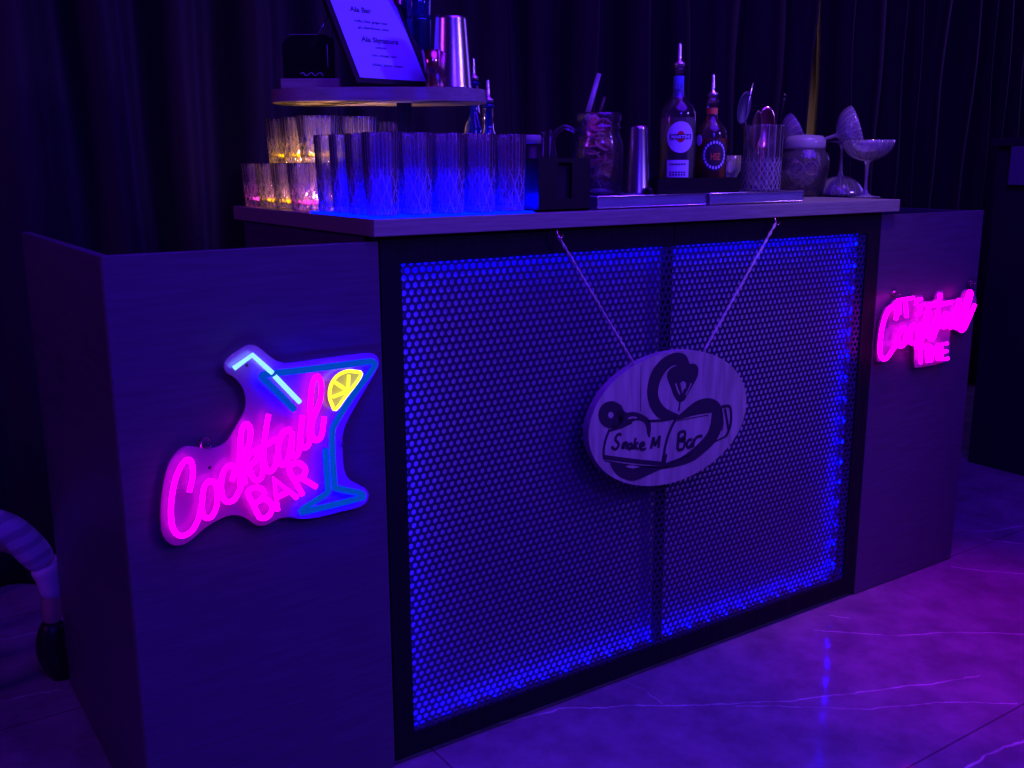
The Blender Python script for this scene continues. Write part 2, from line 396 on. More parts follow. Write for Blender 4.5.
# two halves of the front frame, seam in the middle
for s in (-1, 1):
    bm = bmesh.new(); xe = XS1+.002 if s < 0 else XS2-.002; xm = XM0 if s < 0 else XM1
    a, b = sorted((xe, s*.0009+.0)); c, d = sorted((xe, xm))
    bx(bm, c, d, 0, .02, .015, UND-.001, 0)
    lo, hi = sorted((xm, s*.0012))
    bx(bm, lo, hi, 0, .02, .015, ZM0, 0); bx(bm, lo, hi, 0, .02, ZM1, UND-.001, 0)
    new_obj('front_frame', bm, MT['frame'], bar)
bm = bmesh.new(); bx(bm, XS1+.002, XS2-.002, .021, .06, .0, .0145); new_obj('plinth', bm, MT['black'], bar)
bm = bmesh.new(); bx(bm, XM0-.02, XM1+.02, .052, .06, ZM0-.02, ZM1+.02); new_obj('backing_panel', bm, MT['backing'], bar)
bm = bmesh.new(); bx(bm, -.009, .009, .012, .030, ZM0-.02, ZM1+.02); new_obj('divider', bm, MT['black'], bar)
for a, b in ((XS1+.002, XS1+.02), (XS2-.02, XS2-.002)):       # side cheeks of the centre cabinet
    bm = bmesh.new(); bx(bm, a, b, .061, .70, .015, UND-.001); new_obj('side_panel', bm, MT['laminate'], bar)
for z in (.45, .12):
    bm = bmesh.new(); bx(bm, XS1+.021, XS2-.021, .30, .69, z, z+.02); new_obj('inner_shelf', bm, MT['laminate'], bar)

# perforated sheet: one hexagonal cell per hole
def perforated(name, parent):
    px = .0160; pz = px*math.sin(PI/3); rh = .0055; Ro = px/math.sqrt(3); th = .0018; y0 = .004
    V = []; Fc = []
    rows = int((ZM1-ZM0+.03)/pz)+1; cols = int((XM1-XM0+.03)/px)+1
    x_start = -(cols-1)/2*px; z_start = (ZM0+ZM1)/2-(rows-1)/2*pz
    K = 12
    outer = []
    for k in range(K):
        a = PI/6+k*2*PI/K      # corners at 30,90.. edge mids at 60,120..
        R = Ro if k % 2 == 0 else px/2
        outer.append((R*math.cos(a), R*math.sin(a)))
    inner = [(rh*math.cos(PI/6+k*2*PI/K), rh*math.sin(PI/6+k*2*PI/K)) for k in range(K)]
    for j in range(rows):
        for i in range(cols):
            cx = x_start+i*px+(px/2 if j % 2 else 0); cz = z_start+j*pz
            if cx > XM1+.012 or cx < XM0-.012: continue
            o = len(V)
            for (a, b) in outer: V.append((cx+a, y0, cz+b))
            for (a, b) in inner: V.append((cx+a, y0, cz+b))
            for (a, b) in inner: V.append((cx+a, y0+th, cz+b))
            for k in range(K):
                k2 = (k+1) % K
                Fc.append((o+k, o+k2, o+K+k2, o+K+k)); Fc.append((o+K+k, o+K+k2, o+2*K+k2, o+2*K+k))
    return raw(name, V, Fc, MT['mesh'], parent)
perforated('perforated_sheet', bar)

# LED strips round the inside of the opening
def led_row(p0, p1, n, nrm, label):
    p0 = Vector(p0); p1 = Vector(p1)
    t = empty('led_strip', (0, 0, 0)); t.parent = bar
    bm = bmesh.new(); d = (p1-p0).normalized(); w = Vector((0, .005, 0)); nrm = Vector(nrm)
    prism(bm, [p0-w, p1-w, p1+w, p0+w], -nrm*.001); new_obj('strip_tape', bm, MT['backing'], t)
    for i in range(n):
        c = p0+(p1-p0)*((i+.5)/n); bm = bmesh.new(); a = d*.0036; b = Vector((0, .0036, 0))
        prism(bm, [c-a-b, c+a-b, c+a+b, c-a+b], nrm*.0016); new_obj('led_bead', bm, MT['led'], t)
YL = .040
led_row((XM0+.0, YL, ZM0-.006), (XM1, YL, ZM0-.006), 21, (0, 0, 1), '')
led_row((XM0+.0, YL, ZM1+.008), (XM1, YL, ZM1+.008), 26, (0, 0, -1), '')
led_row((XM1+.006, YL, ZM0), (XM1+.006, YL, ZM1), 16, (-1, 0, 0), '')
led_row((XM0-.006, YL, ZM0), (XM0-.006, YL, ZM1), 20, (1, 0, 0), '')

# folding wings
def wing(s, label):
    w = empty('bar_wing', (0, 0, 0)); tag(w, label, 'bar wing', None)
    xo = XL0 if s < 0 else XR0; xi = XS1-.001 if s < 0 else XS2+.001
    a, b = sorted((xo, xi))
    bm = bmesh.new(); bx(bm, a, b, 0, .018, .004, ZW, .0008); new_obj('front_panel', bm, MT['laminate'], w)
    bm = bmesh.new()
    if s < 0: bx(bm, xo+.001, xo+.019, .021, .731, .004, ZW-.002, .0008)
    else: bx(bm, xo-.019, xo-.001, .021, .731, .004, ZW-.002, .0008)
    new_obj('side_panel', bm, MT['laminate'], w)
    bm = bmesh.new()     # pale edge banding on the outer edge of the front panel
    e0, e1 = (xo-.0006, xo+.0002) if s < 0 else (xo-.0002, xo+.0006)
    bx(bm, e0, e1, .001, .016, .006, ZW-.001); new_obj('edge_band', bm, MT['band'], w)
    for z in (.22, .55, .88):
        bm = bmesh.new(); lathe(bm, [(0, z-.03), (.004, z-.03), (.004, z+.03), (0, z+.03)], 12, xi+(.012 if s > 0 else -.012), .0225); new_obj('hinge', bm, MT['black'], w)
    return w
wing(-1, 'left dark panel wing of the bar, carrying the martini glass neon sign')
wing(1, 'right dark panel wing of the bar, carrying the all-pink neon sign')

# ------------------------------------------------------------------ neon signs
YT, YP = -.030, -.014
def sp(pts, y=YT): return [aty(x, yy, y) for x, yy in pts]
def neon(name, strokes, mat, parent, r=.0040, y=YT, smooth=True, closed=False, label=None, n=5):
    bm = bmesh.new()
    for st in strokes:
        P = sp(st, y)
        if smooth and len(P) > 2: P = catmull(P, n, closed)
        tube(bm, P, r, 8, closed=closed, n=(0, 1, 0))
    o = new_obj(name, bm, mat, parent)
    if label: o['label'] = label
    return o
signL = empty('neon_sign', aty(265, 440, -.002)); LB = signL.location.copy()
tag(signL, 'neon sign with blue martini glass, yellow lemon wedge and pink Cocktail BAR lettering', 'neon sign')
def reparent(o, t): o.parent = t; o.matrix_parent_inverse = Matrix.Translation(-t.location)
plate = [(160.5, 515), (162, 533), (169, 543), (179, 545.5), (190, 541), (205, 528), (222, 518), (235, 515), (246, 518), (256, 525), (266, 525), (278, 519), (290, 517), (300, 519), (318, 517.5), (340, 512), (360, 507), (368, 499), (367, 490), (357, 484), (348, 478), (343.5, 465), (342.5, 440), (346, 424), (359, 400), (376, 371), (379, 361), (373, 353.5), (355, 354.5), (320, 359), (295, 362.5), (283, 363), (272, 358), (259, 347.5), (250, 345), (240, 349), (227, 358.5), (224, 366), (227, 373), (235, 378), (243, 388), (246, 400), (243.5, 413), (234, 430), (225, 443), (210, 449), (192, 446.5), (182, 448), (172, 458), (165, 475), (161.5, 497)]
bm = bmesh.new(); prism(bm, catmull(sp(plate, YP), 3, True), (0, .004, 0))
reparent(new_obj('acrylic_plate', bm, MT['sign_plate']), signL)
pinkL = [
 [(189.4, 492), (193, 473), (190.2, 460.5), (183, 463), (175.5, 479), (171.5, 500.6), (171.4, 521), (175.3, 532.5), (183, 535.8), (192.5, 530), (199, 517), (202, 502.2), (204.2, 487), (209.7, 481.3), (215.9, 484), (217.5, 495), (215.9, 508.4), (210.5, 517.5), (203.6, 516), (201.5, 506)],
 [(231.6, 481), (234.5, 470), (230, 465.5), (223.8, 471), (221.2, 483.4), (222.2, 496), (227.7, 502), (234.7, 499), (240, 489)],
 [(240.6, 488.5), (239.8, 470), (240, 452), (241.3, 432), (245.8, 424), (250.4, 429), (249.5, 442), (244.5, 457), (244, 472), (244.5, 484)],
 [(244.5, 464), (250, 454), (256.5, 451.5), (257, 459), (250, 467), (252.3, 476.5), (257.6, 480.5), (262.5, 474), (263.4, 455), (265.4, 433), (268.6, 414.5)],
 [(263.4, 455), (265.2, 467), (269.9, 471.6), (275.1, 466), (278, 452), (279, 440), (283, 432), (290.1, 429)],
 [(252, 452), (262, 447), (270, 443), (277, 438)],
 [(291, 430), (283.5, 433), (278.6, 446), (278.6, 459), (282.3, 465), (287.5, 460), (291, 446), (292.3, 432), (291.6, 450), (295.3, 456.6), (299.2, 450), (300.3, 435), (302.5, 415.8)],
 [(300.2, 437), (302, 446.5), (306, 447.5), (309.8, 441), (310, 424), (310.7, 400), (313, 383), (317.1, 376.3), (321.2, 383), (320.6, 399), (315.5, 413), (311.8, 423), (312, 435), (316.5, 440.5), (321.8, 435), (324.3, 417)],
]
reparent(neon('lettering_script', pinkL, MT['pink'], None, .0046), signL)
barL = [
 [(259.5, 517.7), (253.5, 505), (248, 492.7), (253, 488.3), (260, 488), (264.2, 492), (262.8, 498), (255, 503.3)],
 [(262.8, 498.2), (268.5, 500.8), (272, 506.3), (270.3, 513.7), (265.2, 518), (259.5, 517.7)],
 [(302.7, 494.8), (295.5, 482), (289.4, 470), (293, 464.3), (299.6, 463.3), (305.2, 468.5), (304.3, 475), (297.5, 479.6)]]
reparent(neon('lettering_block', barL, MT['pink'], None, .0046), signL)
reparent(neon('lettering_block', [[(277.7, 510.4), (274, 478.5), (297, 497.9)], [(276.3, 498), (288.5, 491.8)]], MT['pink'], None, .0046, smooth=False), signL)
reparent(neon('lettering_block', [[(301.7, 478.1), (316.3, 487)]], MT['pink'], None, .0046, smooth=False), signL)
glassL = [[(294.7, 410), (278, 393), (263.5, 379), (262, 375.5), (266, 374.2), (295, 371), (330, 366.6), (367, 361.8), (373, 362.6), (373.3, 368), (354, 394), (336.5, 421), (332.3, 432), (332.5, 455), (334.6, 484), (337, 488.3), (360, 493.2), (362.3, 496), (360, 498.2), (305, 511.6), (302.3, 510.3), (305, 507.5), (326, 494), (328, 489), (326.6, 470), (325.4, 449)]]
reparent(neon('glass_outline', glassL, MT['blue'], None, .0050, y=-.024, n=4, label='blue martini glass outline'), signL)
bm = bmesh.new(); tube(bm, catmull(sp(glassL[0], -.0275), 4), .0058, 8, n=(0, 1, 0), flat=.62)
reparent(new_obj('glass_outline_cover', bm, MT['blue_cap']), signL)
reparent(neon('straw_added_glow', [[(233.8, 368.4), (252.5, 355), (272.4, 373)]], MT['ice_added'], None, .0042, y=-.024, smooth=False), signL)  # brighter tube hidden behind the straw, added to light the plate round it
reparent(neon('straw', [[(233.8, 368.4), (252.5, 355), (272.4, 373)]], MT['ice'], None, .0045, smooth=False, label='pale ice-blue straw'), signL)
reparent(neon('straw', [[(274.6, 376), (300, 402.4)]], MT['ice'], None, .0045, smooth=False), signL)
lem = [(361.5, 373.6), (355, 371.6), (346.6, 371.3), (337, 376), (331, 385), (329.5, 396), (331.8, 404), (335.6, 409.6), (346, 396), (355, 384.5)]
bm = bmesh.new(); tube(bm, catmull(sp(lem), 3, True), .0033, 8, closed=True, n=(0, 1, 0))
for a, b in (((348, 391.5), (348.8, 375)), ((348, 391), (335.5, 382.6)), ((348, 391), (332.8, 397))): tube(bm, sp([a, b]), .0031, 8, n=(0, 1, 0))
o = new_obj('lemon_wedge', bm, MT['yellow']); o['label'] = 'yellow lemon wedge'; reparent(o, signL)
bm = bmesh.new(); prism(bm, catmull(sp(lem, -.022), 3, True), (0, .004, 0)); reparent(new_obj('lemon_glow_panel', bm, pbr('lemon_glow_panel', (.62, .60, .10), .6)), signL)  # olive colour stands in for yellow neon light on the plate
def cup(x, y, t):
    bm = bmesh.new(); lathe(bm, [(0, 0), (.011, 0), (.012, .003), (.007, .007), (.004, .013), (.006, .017), (.003, .02), (0, .02)], 20)
    o = new_obj('suction_cup', bm, MT['thin'], smooth=True); p = aty(x, y, -.001)
    o.matrix_world = Matrix.Translation(p) @ Matrix.Rotation(PI/2, 4, 'X'); bpy.context.view_layer.update(); reparent(o, t)
cup(205, 443, signL); cup(338, 441, signL)
for x, y in ((209, 467), (352, 362), (246, 365), (335, 503)):
    bm = bmesh.new()
    p = aty(x, y, -.010); bmt = lathe(bmesh.new(), [(0, 0), (.003, 0), (.003, .014), (0, .014)], 12)
    for v in bmt.verts: v.co = Vector((p.x+v.co.x, -v.co.z-.0, p.z+v.co.y))
    me = bpy.data.meshes.new('t'); bmt.to_mesh(me); bm.from_mesh(me); bmt.free(); bpy.data.meshes.remove(me)
    reparent(new_obj('standoff', bm, MT['black']), signL)

signR = empty('neon_sign', aty(925, 320, -.002))
tag(signR, 'all-pink neon sign with Cocktail script lettering on the right wing', 'neon sign')
YR = -.034
sR = lambda L: [[(865+x/7.68, 275+y/7.68) for x, y in st] for st in L]
plR = [(95, 640), (120, 665), (165, 662), (215, 600), (250, 572), (330, 540), (375, 545), (380, 690), (400, 710), (500, 695), (630, 665), (645, 640), (655, 430), (700, 430), (745, 445), (790, 380), (855, 225), (840, 140), (800, 110), (755, 125), (735, 170), (690, 185), (610, 190), (600, 130), (570, 120), (545, 150), (530, 195), (455, 200), (440, 155), (340, 165), (235, 190), (200, 225), (150, 270), (105, 430)]
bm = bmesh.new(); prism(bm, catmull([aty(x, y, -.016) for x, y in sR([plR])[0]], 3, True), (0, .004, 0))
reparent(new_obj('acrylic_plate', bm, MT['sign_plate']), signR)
scr = sR([
 [(235, 345), (252, 270), (215, 240), (165, 300), (130, 420), (115, 560), (128, 635), (165, 640), (215, 570), (250, 510), (262, 450), (298, 405), (318, 440), (305, 520), (275, 550), (252, 520)],
 [(395, 400), (372, 385), (345, 430), (345, 505), (372, 528), (405, 495), (440, 400), (470, 320), (490, 265), (495, 300), (465, 390), (430, 530)],
 [(455, 440), (500, 395), (520, 400), (500, 440), (490, 480), (515, 495), (535, 450), (560, 300), (578, 140)],
 [(535, 450), (560, 400), (590, 340), (630, 290), (600, 330), (590, 385), (610, 400), (640, 350), (655, 300), (648, 380), (665, 400), (690, 340), (725, 180)],
 [(690, 340), (690, 395), (715, 400), (740, 330), (770, 220), (800, 130), (815, 150), (790, 240), (745, 370), (735, 425), (770, 400), (845, 225)],
 [(475, 235), (560, 230), (660, 210)]])
reparent(neon('lettering_script', scr, MT['pink_strong'], None, .0056, y=YR), signR)
blk = sR([[(262, 195), (265, 300)], [(250, 195), (370, 175)], [(310, 190), (318, 325)], [(432, 185), (400, 190), (390, 225), (425, 245), (430, 290), (395, 305)],
          [(395, 555), (460, 545)], [(425, 550), (428, 680)], [(478, 545), (480, 670)], [(508, 665), (508, 540), (532, 600), (556, 535), (560, 655)], [(632, 525), (585, 532), (588, 650), (638, 640)], [(588, 592), (628, 585)]])
reparent(neon('lettering_block', blk, MT['pink_strong'], None, .0050, y=YR, smooth=False), signR)
cup(893.5, 293, signR); cup(969.5, 283, signR)

# ------------------------------------------------------------------ oval plaque
YQ = -.040
pq = empty('oval_plaque', (-.03, -.02, .64)); PQ = pq.location.copy()
tag(pq, 'oval pale wood plaque with snake emblem hanging on the perforated bar front', 'plaque')
cx, cz, ea, eb = -.0275, .6365, .2385, .1525
ell = [Vector((cx+ea*math.cos(2*PI*k/96), YQ, cz+eb*math.sin(2*PI*k/96))) for k in range(96)]
bm = bmesh.new(); a = [bm.verts.new(p) for p in ell]; b = [bm.verts.new(p+Vector((0, .020, 0))) for p in ell]
bm.faces.new(a); bm.faces.new(b[::-1])
for i in range(96):
    f = bm.faces.new((a[i], b[i], b[(i+1) % 96], a[(i+1) % 96])); f.material_index = 1
reparent(new_obj('board', bm, [MT['plaque'], MT['plaque_edge']]), pq)
Lc = lambda pts: [aty(570+x/4.516, 330+y/4.516, YQ-.0008) for x, y in pts]
def ink(bm, pts, sm=True): 
    P = Lc(pts); P = catmull(P, 3, True) if sm else P
    prism(bm, P, (0, .0010, 0))
def inkline(bm, pts, w):
    P = Lc(pts); P = catmull(P, 4) if len(P) > 2 else P
    rad = w/4.516/330/2
    rs = rad
    Lf, Rg = [], []
    for i, p in enumerate(P):
        t = (P[min(i+1, len(P)-1)]-P[max(i-1, 0)]).normalized(); nn = Vector((-t.z, 0, t.x))
        Lf.append(p+nn*rad); Rg.append(p-nn*rad)
    prism(bm, Lf+Rg[::-1], (0, .0010, 0))
bm = bmesh.new()
ink(bm, [(482, 392), (445, 402), (405, 400), (370, 362), (352, 310), (352, 250), (372, 185), (412, 135), (460, 107), (500, 103), (527, 118), (541, 152), (562, 152), (579, 170), (576, 210), (552, 255), (530, 292), (515, 320), (488, 322), (470, 296), (455, 255), (440, 215), (443, 190), (460, 170), (487, 160), (462, 162), (430, 190), (405, 240), (398, 290), (412, 330), (440, 358), (490, 382)])
ink(bm, [(487, 392), (530, 352), (570, 322), (615, 308), (655, 315), (682, 342), (690, 390), (683, 450), (655, 507), (600, 560), (545, 598), (470, 620), (428, 624), (436, 600), (500, 576), (565, 528), (615, 475), (634, 430), (640, 385), (636, 374), (560, 386), (492, 404)])
circ = [(187+58*math.cos(t), 383+62*math.sin(t)) for t in [2*PI*k/28 for k in range(28)]]
# ring with a hole, as one closed keyhole outline
hole = [(185+13*math.cos(t), 384+15*math.sin(t)) for t in [-2*PI*k/14 for k in range(15)]]
P1 = Lc(circ+[circ[0]]); P2 = Lc(hole)
prism(bm, P1+P2, (0, .0010, 0))
ink(bm, [(225, 335), (250, 372), (290, 370), (330, 383), (358, 405), (366, 440), (360, 485), (350, 468), (345, 435), (330, 414), (300, 408), (262, 425), (225, 446), (190, 452), (200, 400)])
ink(bm, [(183, 596), (200, 640), (235, 668), (280, 682), (325, 669), (400, 634), (445, 618), (320, 612), (240, 606)])
inkline(bm, [(350, 412), (420, 408), (485, 396)], 9); inkline(bm, [(180, 448), (160, 500), (152, 560), (160, 586)], 9)
inkline(bm, [(152, 574), (290, 592), (430, 606)], 15); inkline(bm, [(160, 592), (290, 612), (430, 624)], 4)
inkline(bm, [(480, 398), (448, 465), (428, 540), (424, 612)], 11)
inkline(bm, [(430, 560), (420, 612)], 22); inkline(bm, [(430, 624), (480, 590), (545, 566)], 7)
inkline(bm, [(686, 347), (720, 345), (728, 380), (726, 425), (714, 462), (704, 480)], 11); inkline(bm, [(706, 480), (680, 492), (652, 506)], 6)
inkline(bm, [(700, 356), (708, 400), (716, 450)], 10); inkline(bm, [(684, 350), (692, 420), (686, 455)], 5)
inkline(bm, [(497, 322), (495, 345), (491, 368)], 6); inkline(bm, [(180, 455), (230, 440), (280, 418)], 8)
inkline(bm, [(470, 412), (560, 396), (625, 384)], 3)
reparent(new_obj('snake_emblem', bm, MT['ink'], recalc=True), pq)
bm = bmesh.new()
def lite(pts, w):
    P = [p+Vector((0, -.0012, 0)) for p in Lc(pts)]; rad = w/4.516/330/2; Lf, Rg = [], []
    for i, p in enumerate(P):
        t = (P[min(i+1, len(P)-1)]-P[max(i-1, 0)]).normalized(); nn = Vector((-t.z, 0, t.x)); Lf.append(p+nn*rad); Rg.append(p-nn*rad)
    prism(bm, Lf+Rg[::-1], (0, .0010, 0))
lite([(476, 242), (484, 268), (494, 290)], 6); lite([(546, 240), (536, 264), (522, 292)], 5)
prism(bm, [p+Vector((0, -.0012, 0)) for p in Lc([(497, 240), (511, 230), (523, 240), (521, 262), (512, 268), (506, 285), (500, 262)])], (0, .001, 0))
prism(bm, [p+Vector((0, -.0012, 0)) for p in Lc([(248, 614), (280, 611), (318, 618), (285, 625), (262, 622)])], (0, .001, 0))
lite([(262, 400), (280, 394), (300, 396)], 5)
reparent(new_obj('emblem_highlight', bm, MT['plaque']), pq)
# lettering: strokes of the script
WORDS = ([[(232, 476), (222, 470), (210, 480), (206, 496), (216, 508), (220, 522), (208, 538), (194, 534), (192, 524)], 8], [[(236, 538), (242, 512), (246, 518), (240, 538)], 8], [[(246, 515), (256, 508), (256, 538)], 8],
              [[(282, 514), (268, 516), (264, 532), (272, 538), (282, 522), (280, 540)], 8], [[(298, 488), (292, 512), (288, 540)], 8], [[(310, 508), (292, 524), (308, 540)], 7], [[(320, 526), (336, 518), (330, 508), (318, 518), (318, 536), (334, 540), (342, 532)], 8],
              [[(366, 536), (378, 484)], 9], [[(378, 484), (384, 524)], 8], [[(384, 524), (406, 478)], 8], [[(406, 478), (400, 532)], 9],
              [[(492, 464), (486, 540)], 10], [[(490, 466), (516, 458), (518, 480), (494, 500), (518, 505), (512, 535), (486, 544)], 9], [[(552, 496), (536, 498), (528, 520), (538, 532), (552, 512), (548, 534)], 9], [[(562, 490), (556, 530)], 9], [[(560, 504), (574, 484), (598, 478)], 9])
for part in (WORDS[:11], WORDS[11:]):
    bm = bmesh.new()
    for st, w in part:
        P = Lc(st); P = catmull(P, 4) if len(P) > 2 else P
        rad = w*1.25/4.516/330/2; Lf, Rg = [], []
        for i, p in enumerate(P):
            t = (P[min(i+1, len(P)-1)]-P[max(i-1, 0)]).normalized(); nn = Vector((-t.z, 0, t.x)); Lf.append(p+nn*rad); Rg.append(p-nn*rad)
        prism(bm, Lf+Rg[::-1], (0, .0010, 0))
    reparent(new_obj('plaque_lettering', bm, MT['ink']), pq)
bm = bmesh.new(); P = [p+Vector((0, .0003, 0)) for p in Lc([(321, 160), (323, 160), (320, 370), (318, 370)])]; prism(bm, P, (0, .0005, 0))
reparent(new_obj('split_line', bm, MT['ink']), pq)
# rope: two legs up to hooks beneath the counter
rope = empty('hanging_rope', (-.03, -.03, .78)); tag(rope, 'thin pale rope in a V holding up the oval plaque', 'rope')
h1 = aty(558, 236, -.022); h2 = aty(776, 223, -.022); k1 = aty(634, 364, -.036); k2 = aty(704, 351, -.036)
h1.z = min(h1.z, UND-.012); h2.z = min(h2.z, UND-.012)
for a, b in ((h1, k1), (h2, k2)):
    bm = bmesh.new(); n = 60; d = (b-a); u = d.normalized().orthogonal(); w = d.normalized().cross(u)
    for s in (0, PI): tube(bm, [a+d*(i/n)+.0013*(math.cos(i*.9+s)*u+math.sin(i*.9+s)*w) for i in range(n+1)], .0018, 6)
    reparent(new_obj('rope_strand', bm, MT['rope']), rope)
for a in (h1, h2):
    bm = bmesh.new(); tube(bm, [a+Vector((0, .004, .012)), a+Vector((0, .002, .004)), a+Vector((0, -.004, -.003)), a+Vector((.006, -.004, -.004)), a+Vector((.011, -.002, .002))], .0018, 8)
    reparent(new_obj('hook', bm, MT['copper'], None), rope)

# ------------------------------------------------------------------ glassware
def tumbler(name, R, r, H, base, seg=112, nd=7, amp=.0018, wall=.0026, cut=.62, mat=None):
    """cut-crystal tumbler: crossed diagonal cuts in the lower part, fine flutes above"""
    nz = 46; prof = [(0, .0015), (r*.55, .0015), (r*.93, .0)]
    prof += [(r+(R-r)*(k/nz), .002+(H-.002)*k/nz) for k in range(nz+1)]
    prof += [(R-wall*.5, H+.0008), (R-wall, H-.0005)]
    prof += [(R-wall-(R-r)*k/10*(1-base/H), H-(H-base)*k/10) for k in range(1, 11)]
    prof += [(r*.6, base-.001), (0, base-.001)]
    def fn(i, t, rr, z):
        if 3 <= i <= nz+3:
            h = z/H
            if h < cut:
                a = abs(math.sin(nd*t+z*95)); b = abs(math.sin(nd*t-z*95)); g = (1-min(a, b))**4
                m = min(1, h/.08)*min(1, (cut-h)/.12)
                fine = .35*(abs(math.sin(nd*3*t+z*300)))
                return rr-amp*(1.5*g+fine)*m
            return rr-amp*.35*(1-abs(math.sin(nd*2*t)))*min(1, (h-cut)/.1)*min(1, (1-h)/.15)
        return rr
    bm = bmesh.new(); lathe(bm, prof, seg, fn=fn)
    return new_obj(name, bm, mat or MT['cut'], smooth=True)
# highballs: 5 columns x 4 rows
hb0 = tumbler('highball_glass', .0344, .0300, .147, .013)
cols = [-.698, -.628, -.558, -.488, -.418]; rows = [.030, .101, .172, .243]
colw = ['first', 'second', 'third', 'fourth', 'fifth']; roww = ['front row at the counter edge', 'second row', 'third row', 'rearmost row']
MATZ = TOP+.004
first = True
for j, y in enumerate(rows):
    for i, x in enumerate(cols):
        if first: g = hb0; first = False
        else: g = hb0.copy(); COL.objects.link(g)
        g.location = (x+random.uniform(-.0006, .0006), y+random.uniform(-.0006, .0006), MATZ); g.rotation_euler = (0, 0, random.uniform(0, 6))
        nm = {0: 'leftmost', 4: 'rightmost'}.get(i, colw[i]+' from left')
        tag(g, 'tall blue-lit highball glass, %s in the %s' % (nm, roww[j]), 'glass', 'blue-lit highball glasses on the counter corner')
mat_ = box('added_light_mat', MT['bluemat'], cols[0]-.036, cols[-1]+.036, rows[0]-.034, rows[-1]+.036, TOP+.0005, TOP+.0038, .0008)  # mat added as an unseen source for the blue in the glasses
tag(mat_, 'thin glowing blue mat added under the tall highball glasses to light them', 'light mat')
# rocks glasses in two tiers
rk0 = tumbler('rocks_glass', .0455, .0390, .0965, .012, nd=6, amp=.0022, mat=MT['cut_short'])
low = [(-.690, .655), (-.690, .563), (-.690, .471), (-.690, .379), (-.597, .655), (-.597, .563), (-.597, .471), (-.597, .379), (-.504, .655), (-.504, .563)]
upp = [(-.644, .610), (-.644, .518), (-.644, .426), (-.551, .610), (-.551, .518), (-.551, .426), (-.458, .600)]
lowlab = ['at the back left counter corner', 'second along the left counter edge', 'third along the left counter edge', 'nearest the highballs on the left counter edge', 'in the inner file, rearmost', 'in the inner file, second from the back', 'in the inner file, third from the back', 'in the inner file, nearest the highballs', 'in the innermost file, rear', 'in the innermost file, front']
upplab = ['left file, rear', 'left file, middle', 'left file, front', 'centre file, rear', 'centre file, middle', 'centre file, front', 'at the right end']
def rock(first, x, y, z, lab):
    g = rk0 if first else rk0.copy()
    if not first: COL.objects.link(g)
    g.location = (x, y, z); g.rotation_euler = (0, 0, random.uniform(0, 6)); tag(g, lab, 'glass', 'stacked rocks glasses on the left of the counter')
for i, (x, y) in enumerate(low): rock(i == 0, x, y, TOP+.001, 'short cut rocks glass of the lower tier, '+lowlab[i])
trayz = TOP+.001+.0978
for i, (x, y) in enumerate(upp): rock(False, x, y, trayz, 'short cut rocks glass of the upper tier, '+upplab[i])
# added glowing discs standing in for amber and pink light in the glass bases
def glow_disc(name, mat, x, y, z, lab, s=.011):
    bm = bmesh.new(); lathe(bm, [(0, 0), (s, 0), (s*1.02, .003), (s*.9, .0075), (s*.4, .006), (0, .008)], 18, fn=lambda i, t, r, z_: r*(1+.06*math.sin(9*t)))
    o = new_obj(name, bm, mat); o.location = (x, y, z+.0002); o.rotation_euler = (0, 0, random.uniform(0, 3)); tag(o, lab, 'light', 'added glow discs among the rocks glasses'); return o
for i, (x, y) in enumerate(upp[:6]):
    glow_disc('added_glow_disc', MT['amber'], x, y, trayz+.0112, 'amber glow disc added in the upper tier rocks glass '+upplab[i], .031)
for i in (0, 1, 2, 3):
    glow_disc('added_glow_disc', MT['rose'] if i in (0, 3) else MT['amber'], low[i][0], low[i][1], TOP+.0122, ('pink' if i in (0, 3) else 'amber')+' glow added in the lower rocks glass '+lowlab[i], .029)

# ------------------------------------------------------------------ oval riser shelf
az = 0.588         # the shelf faces this way
SX = aty(379, 99.5, .46); ZS = SX.z-.008
shelf = empty('riser_shelf', (SX.x, SX.y, TOP), -az)
tag(shelf, 'oval grey wood riser shelf standing on a dark post above the glasses', 'shelf')
dd = (SX-CAM).dot(fw); A = 106.5/F_PX*dd*1.0; Bd = .130
zu = ZS-TOP
def sup(t, a, b, n=2.6): 
    c, s = math.cos(t), math.sin(t); return (a*abs(c)**(2/n)*(1 if c > 0 else -1), b*abs(s)**(2/n)*(1 if s > 0 else -1))
bm = bmesh.new(); prism(bm, [Vector((*sup(2*PI*k/120, A, Bd), zu))+Vector((0, .016, 0)) for k in range(120)], (0, 0, .0275))
new_obj('shelf_board', bm, MT['wood'], shelf)
pxo = (404-379)/F_PX*dd
bm = bmesh.new(); bx(bm, pxo-.016, pxo+.016, -.012, .012, .012, zu, .001); new_obj('post', bm, MT['black'], shelf)
bm = bmesh.new(); bx(bm, pxo-.03, pxo+.03, -.03, .03, .0005, .012, .002); new_obj('foot_plate', bm, MT['black'], shelf)
ST = zu+.0275+TOP                                # top of the board
cA, sA = math.cos(-az), math.sin(-az)
def on_shelf(px, back=0):                        # x along the board from the pixel column, 'back' metres behind its mid-line
    u = (px-512)/F_PX*(dd+back)-(379-512)/F_PX*dd
    return Vector((SX.x+u*cA-back*sA, SX.y+u*sA+back*cA, ST))

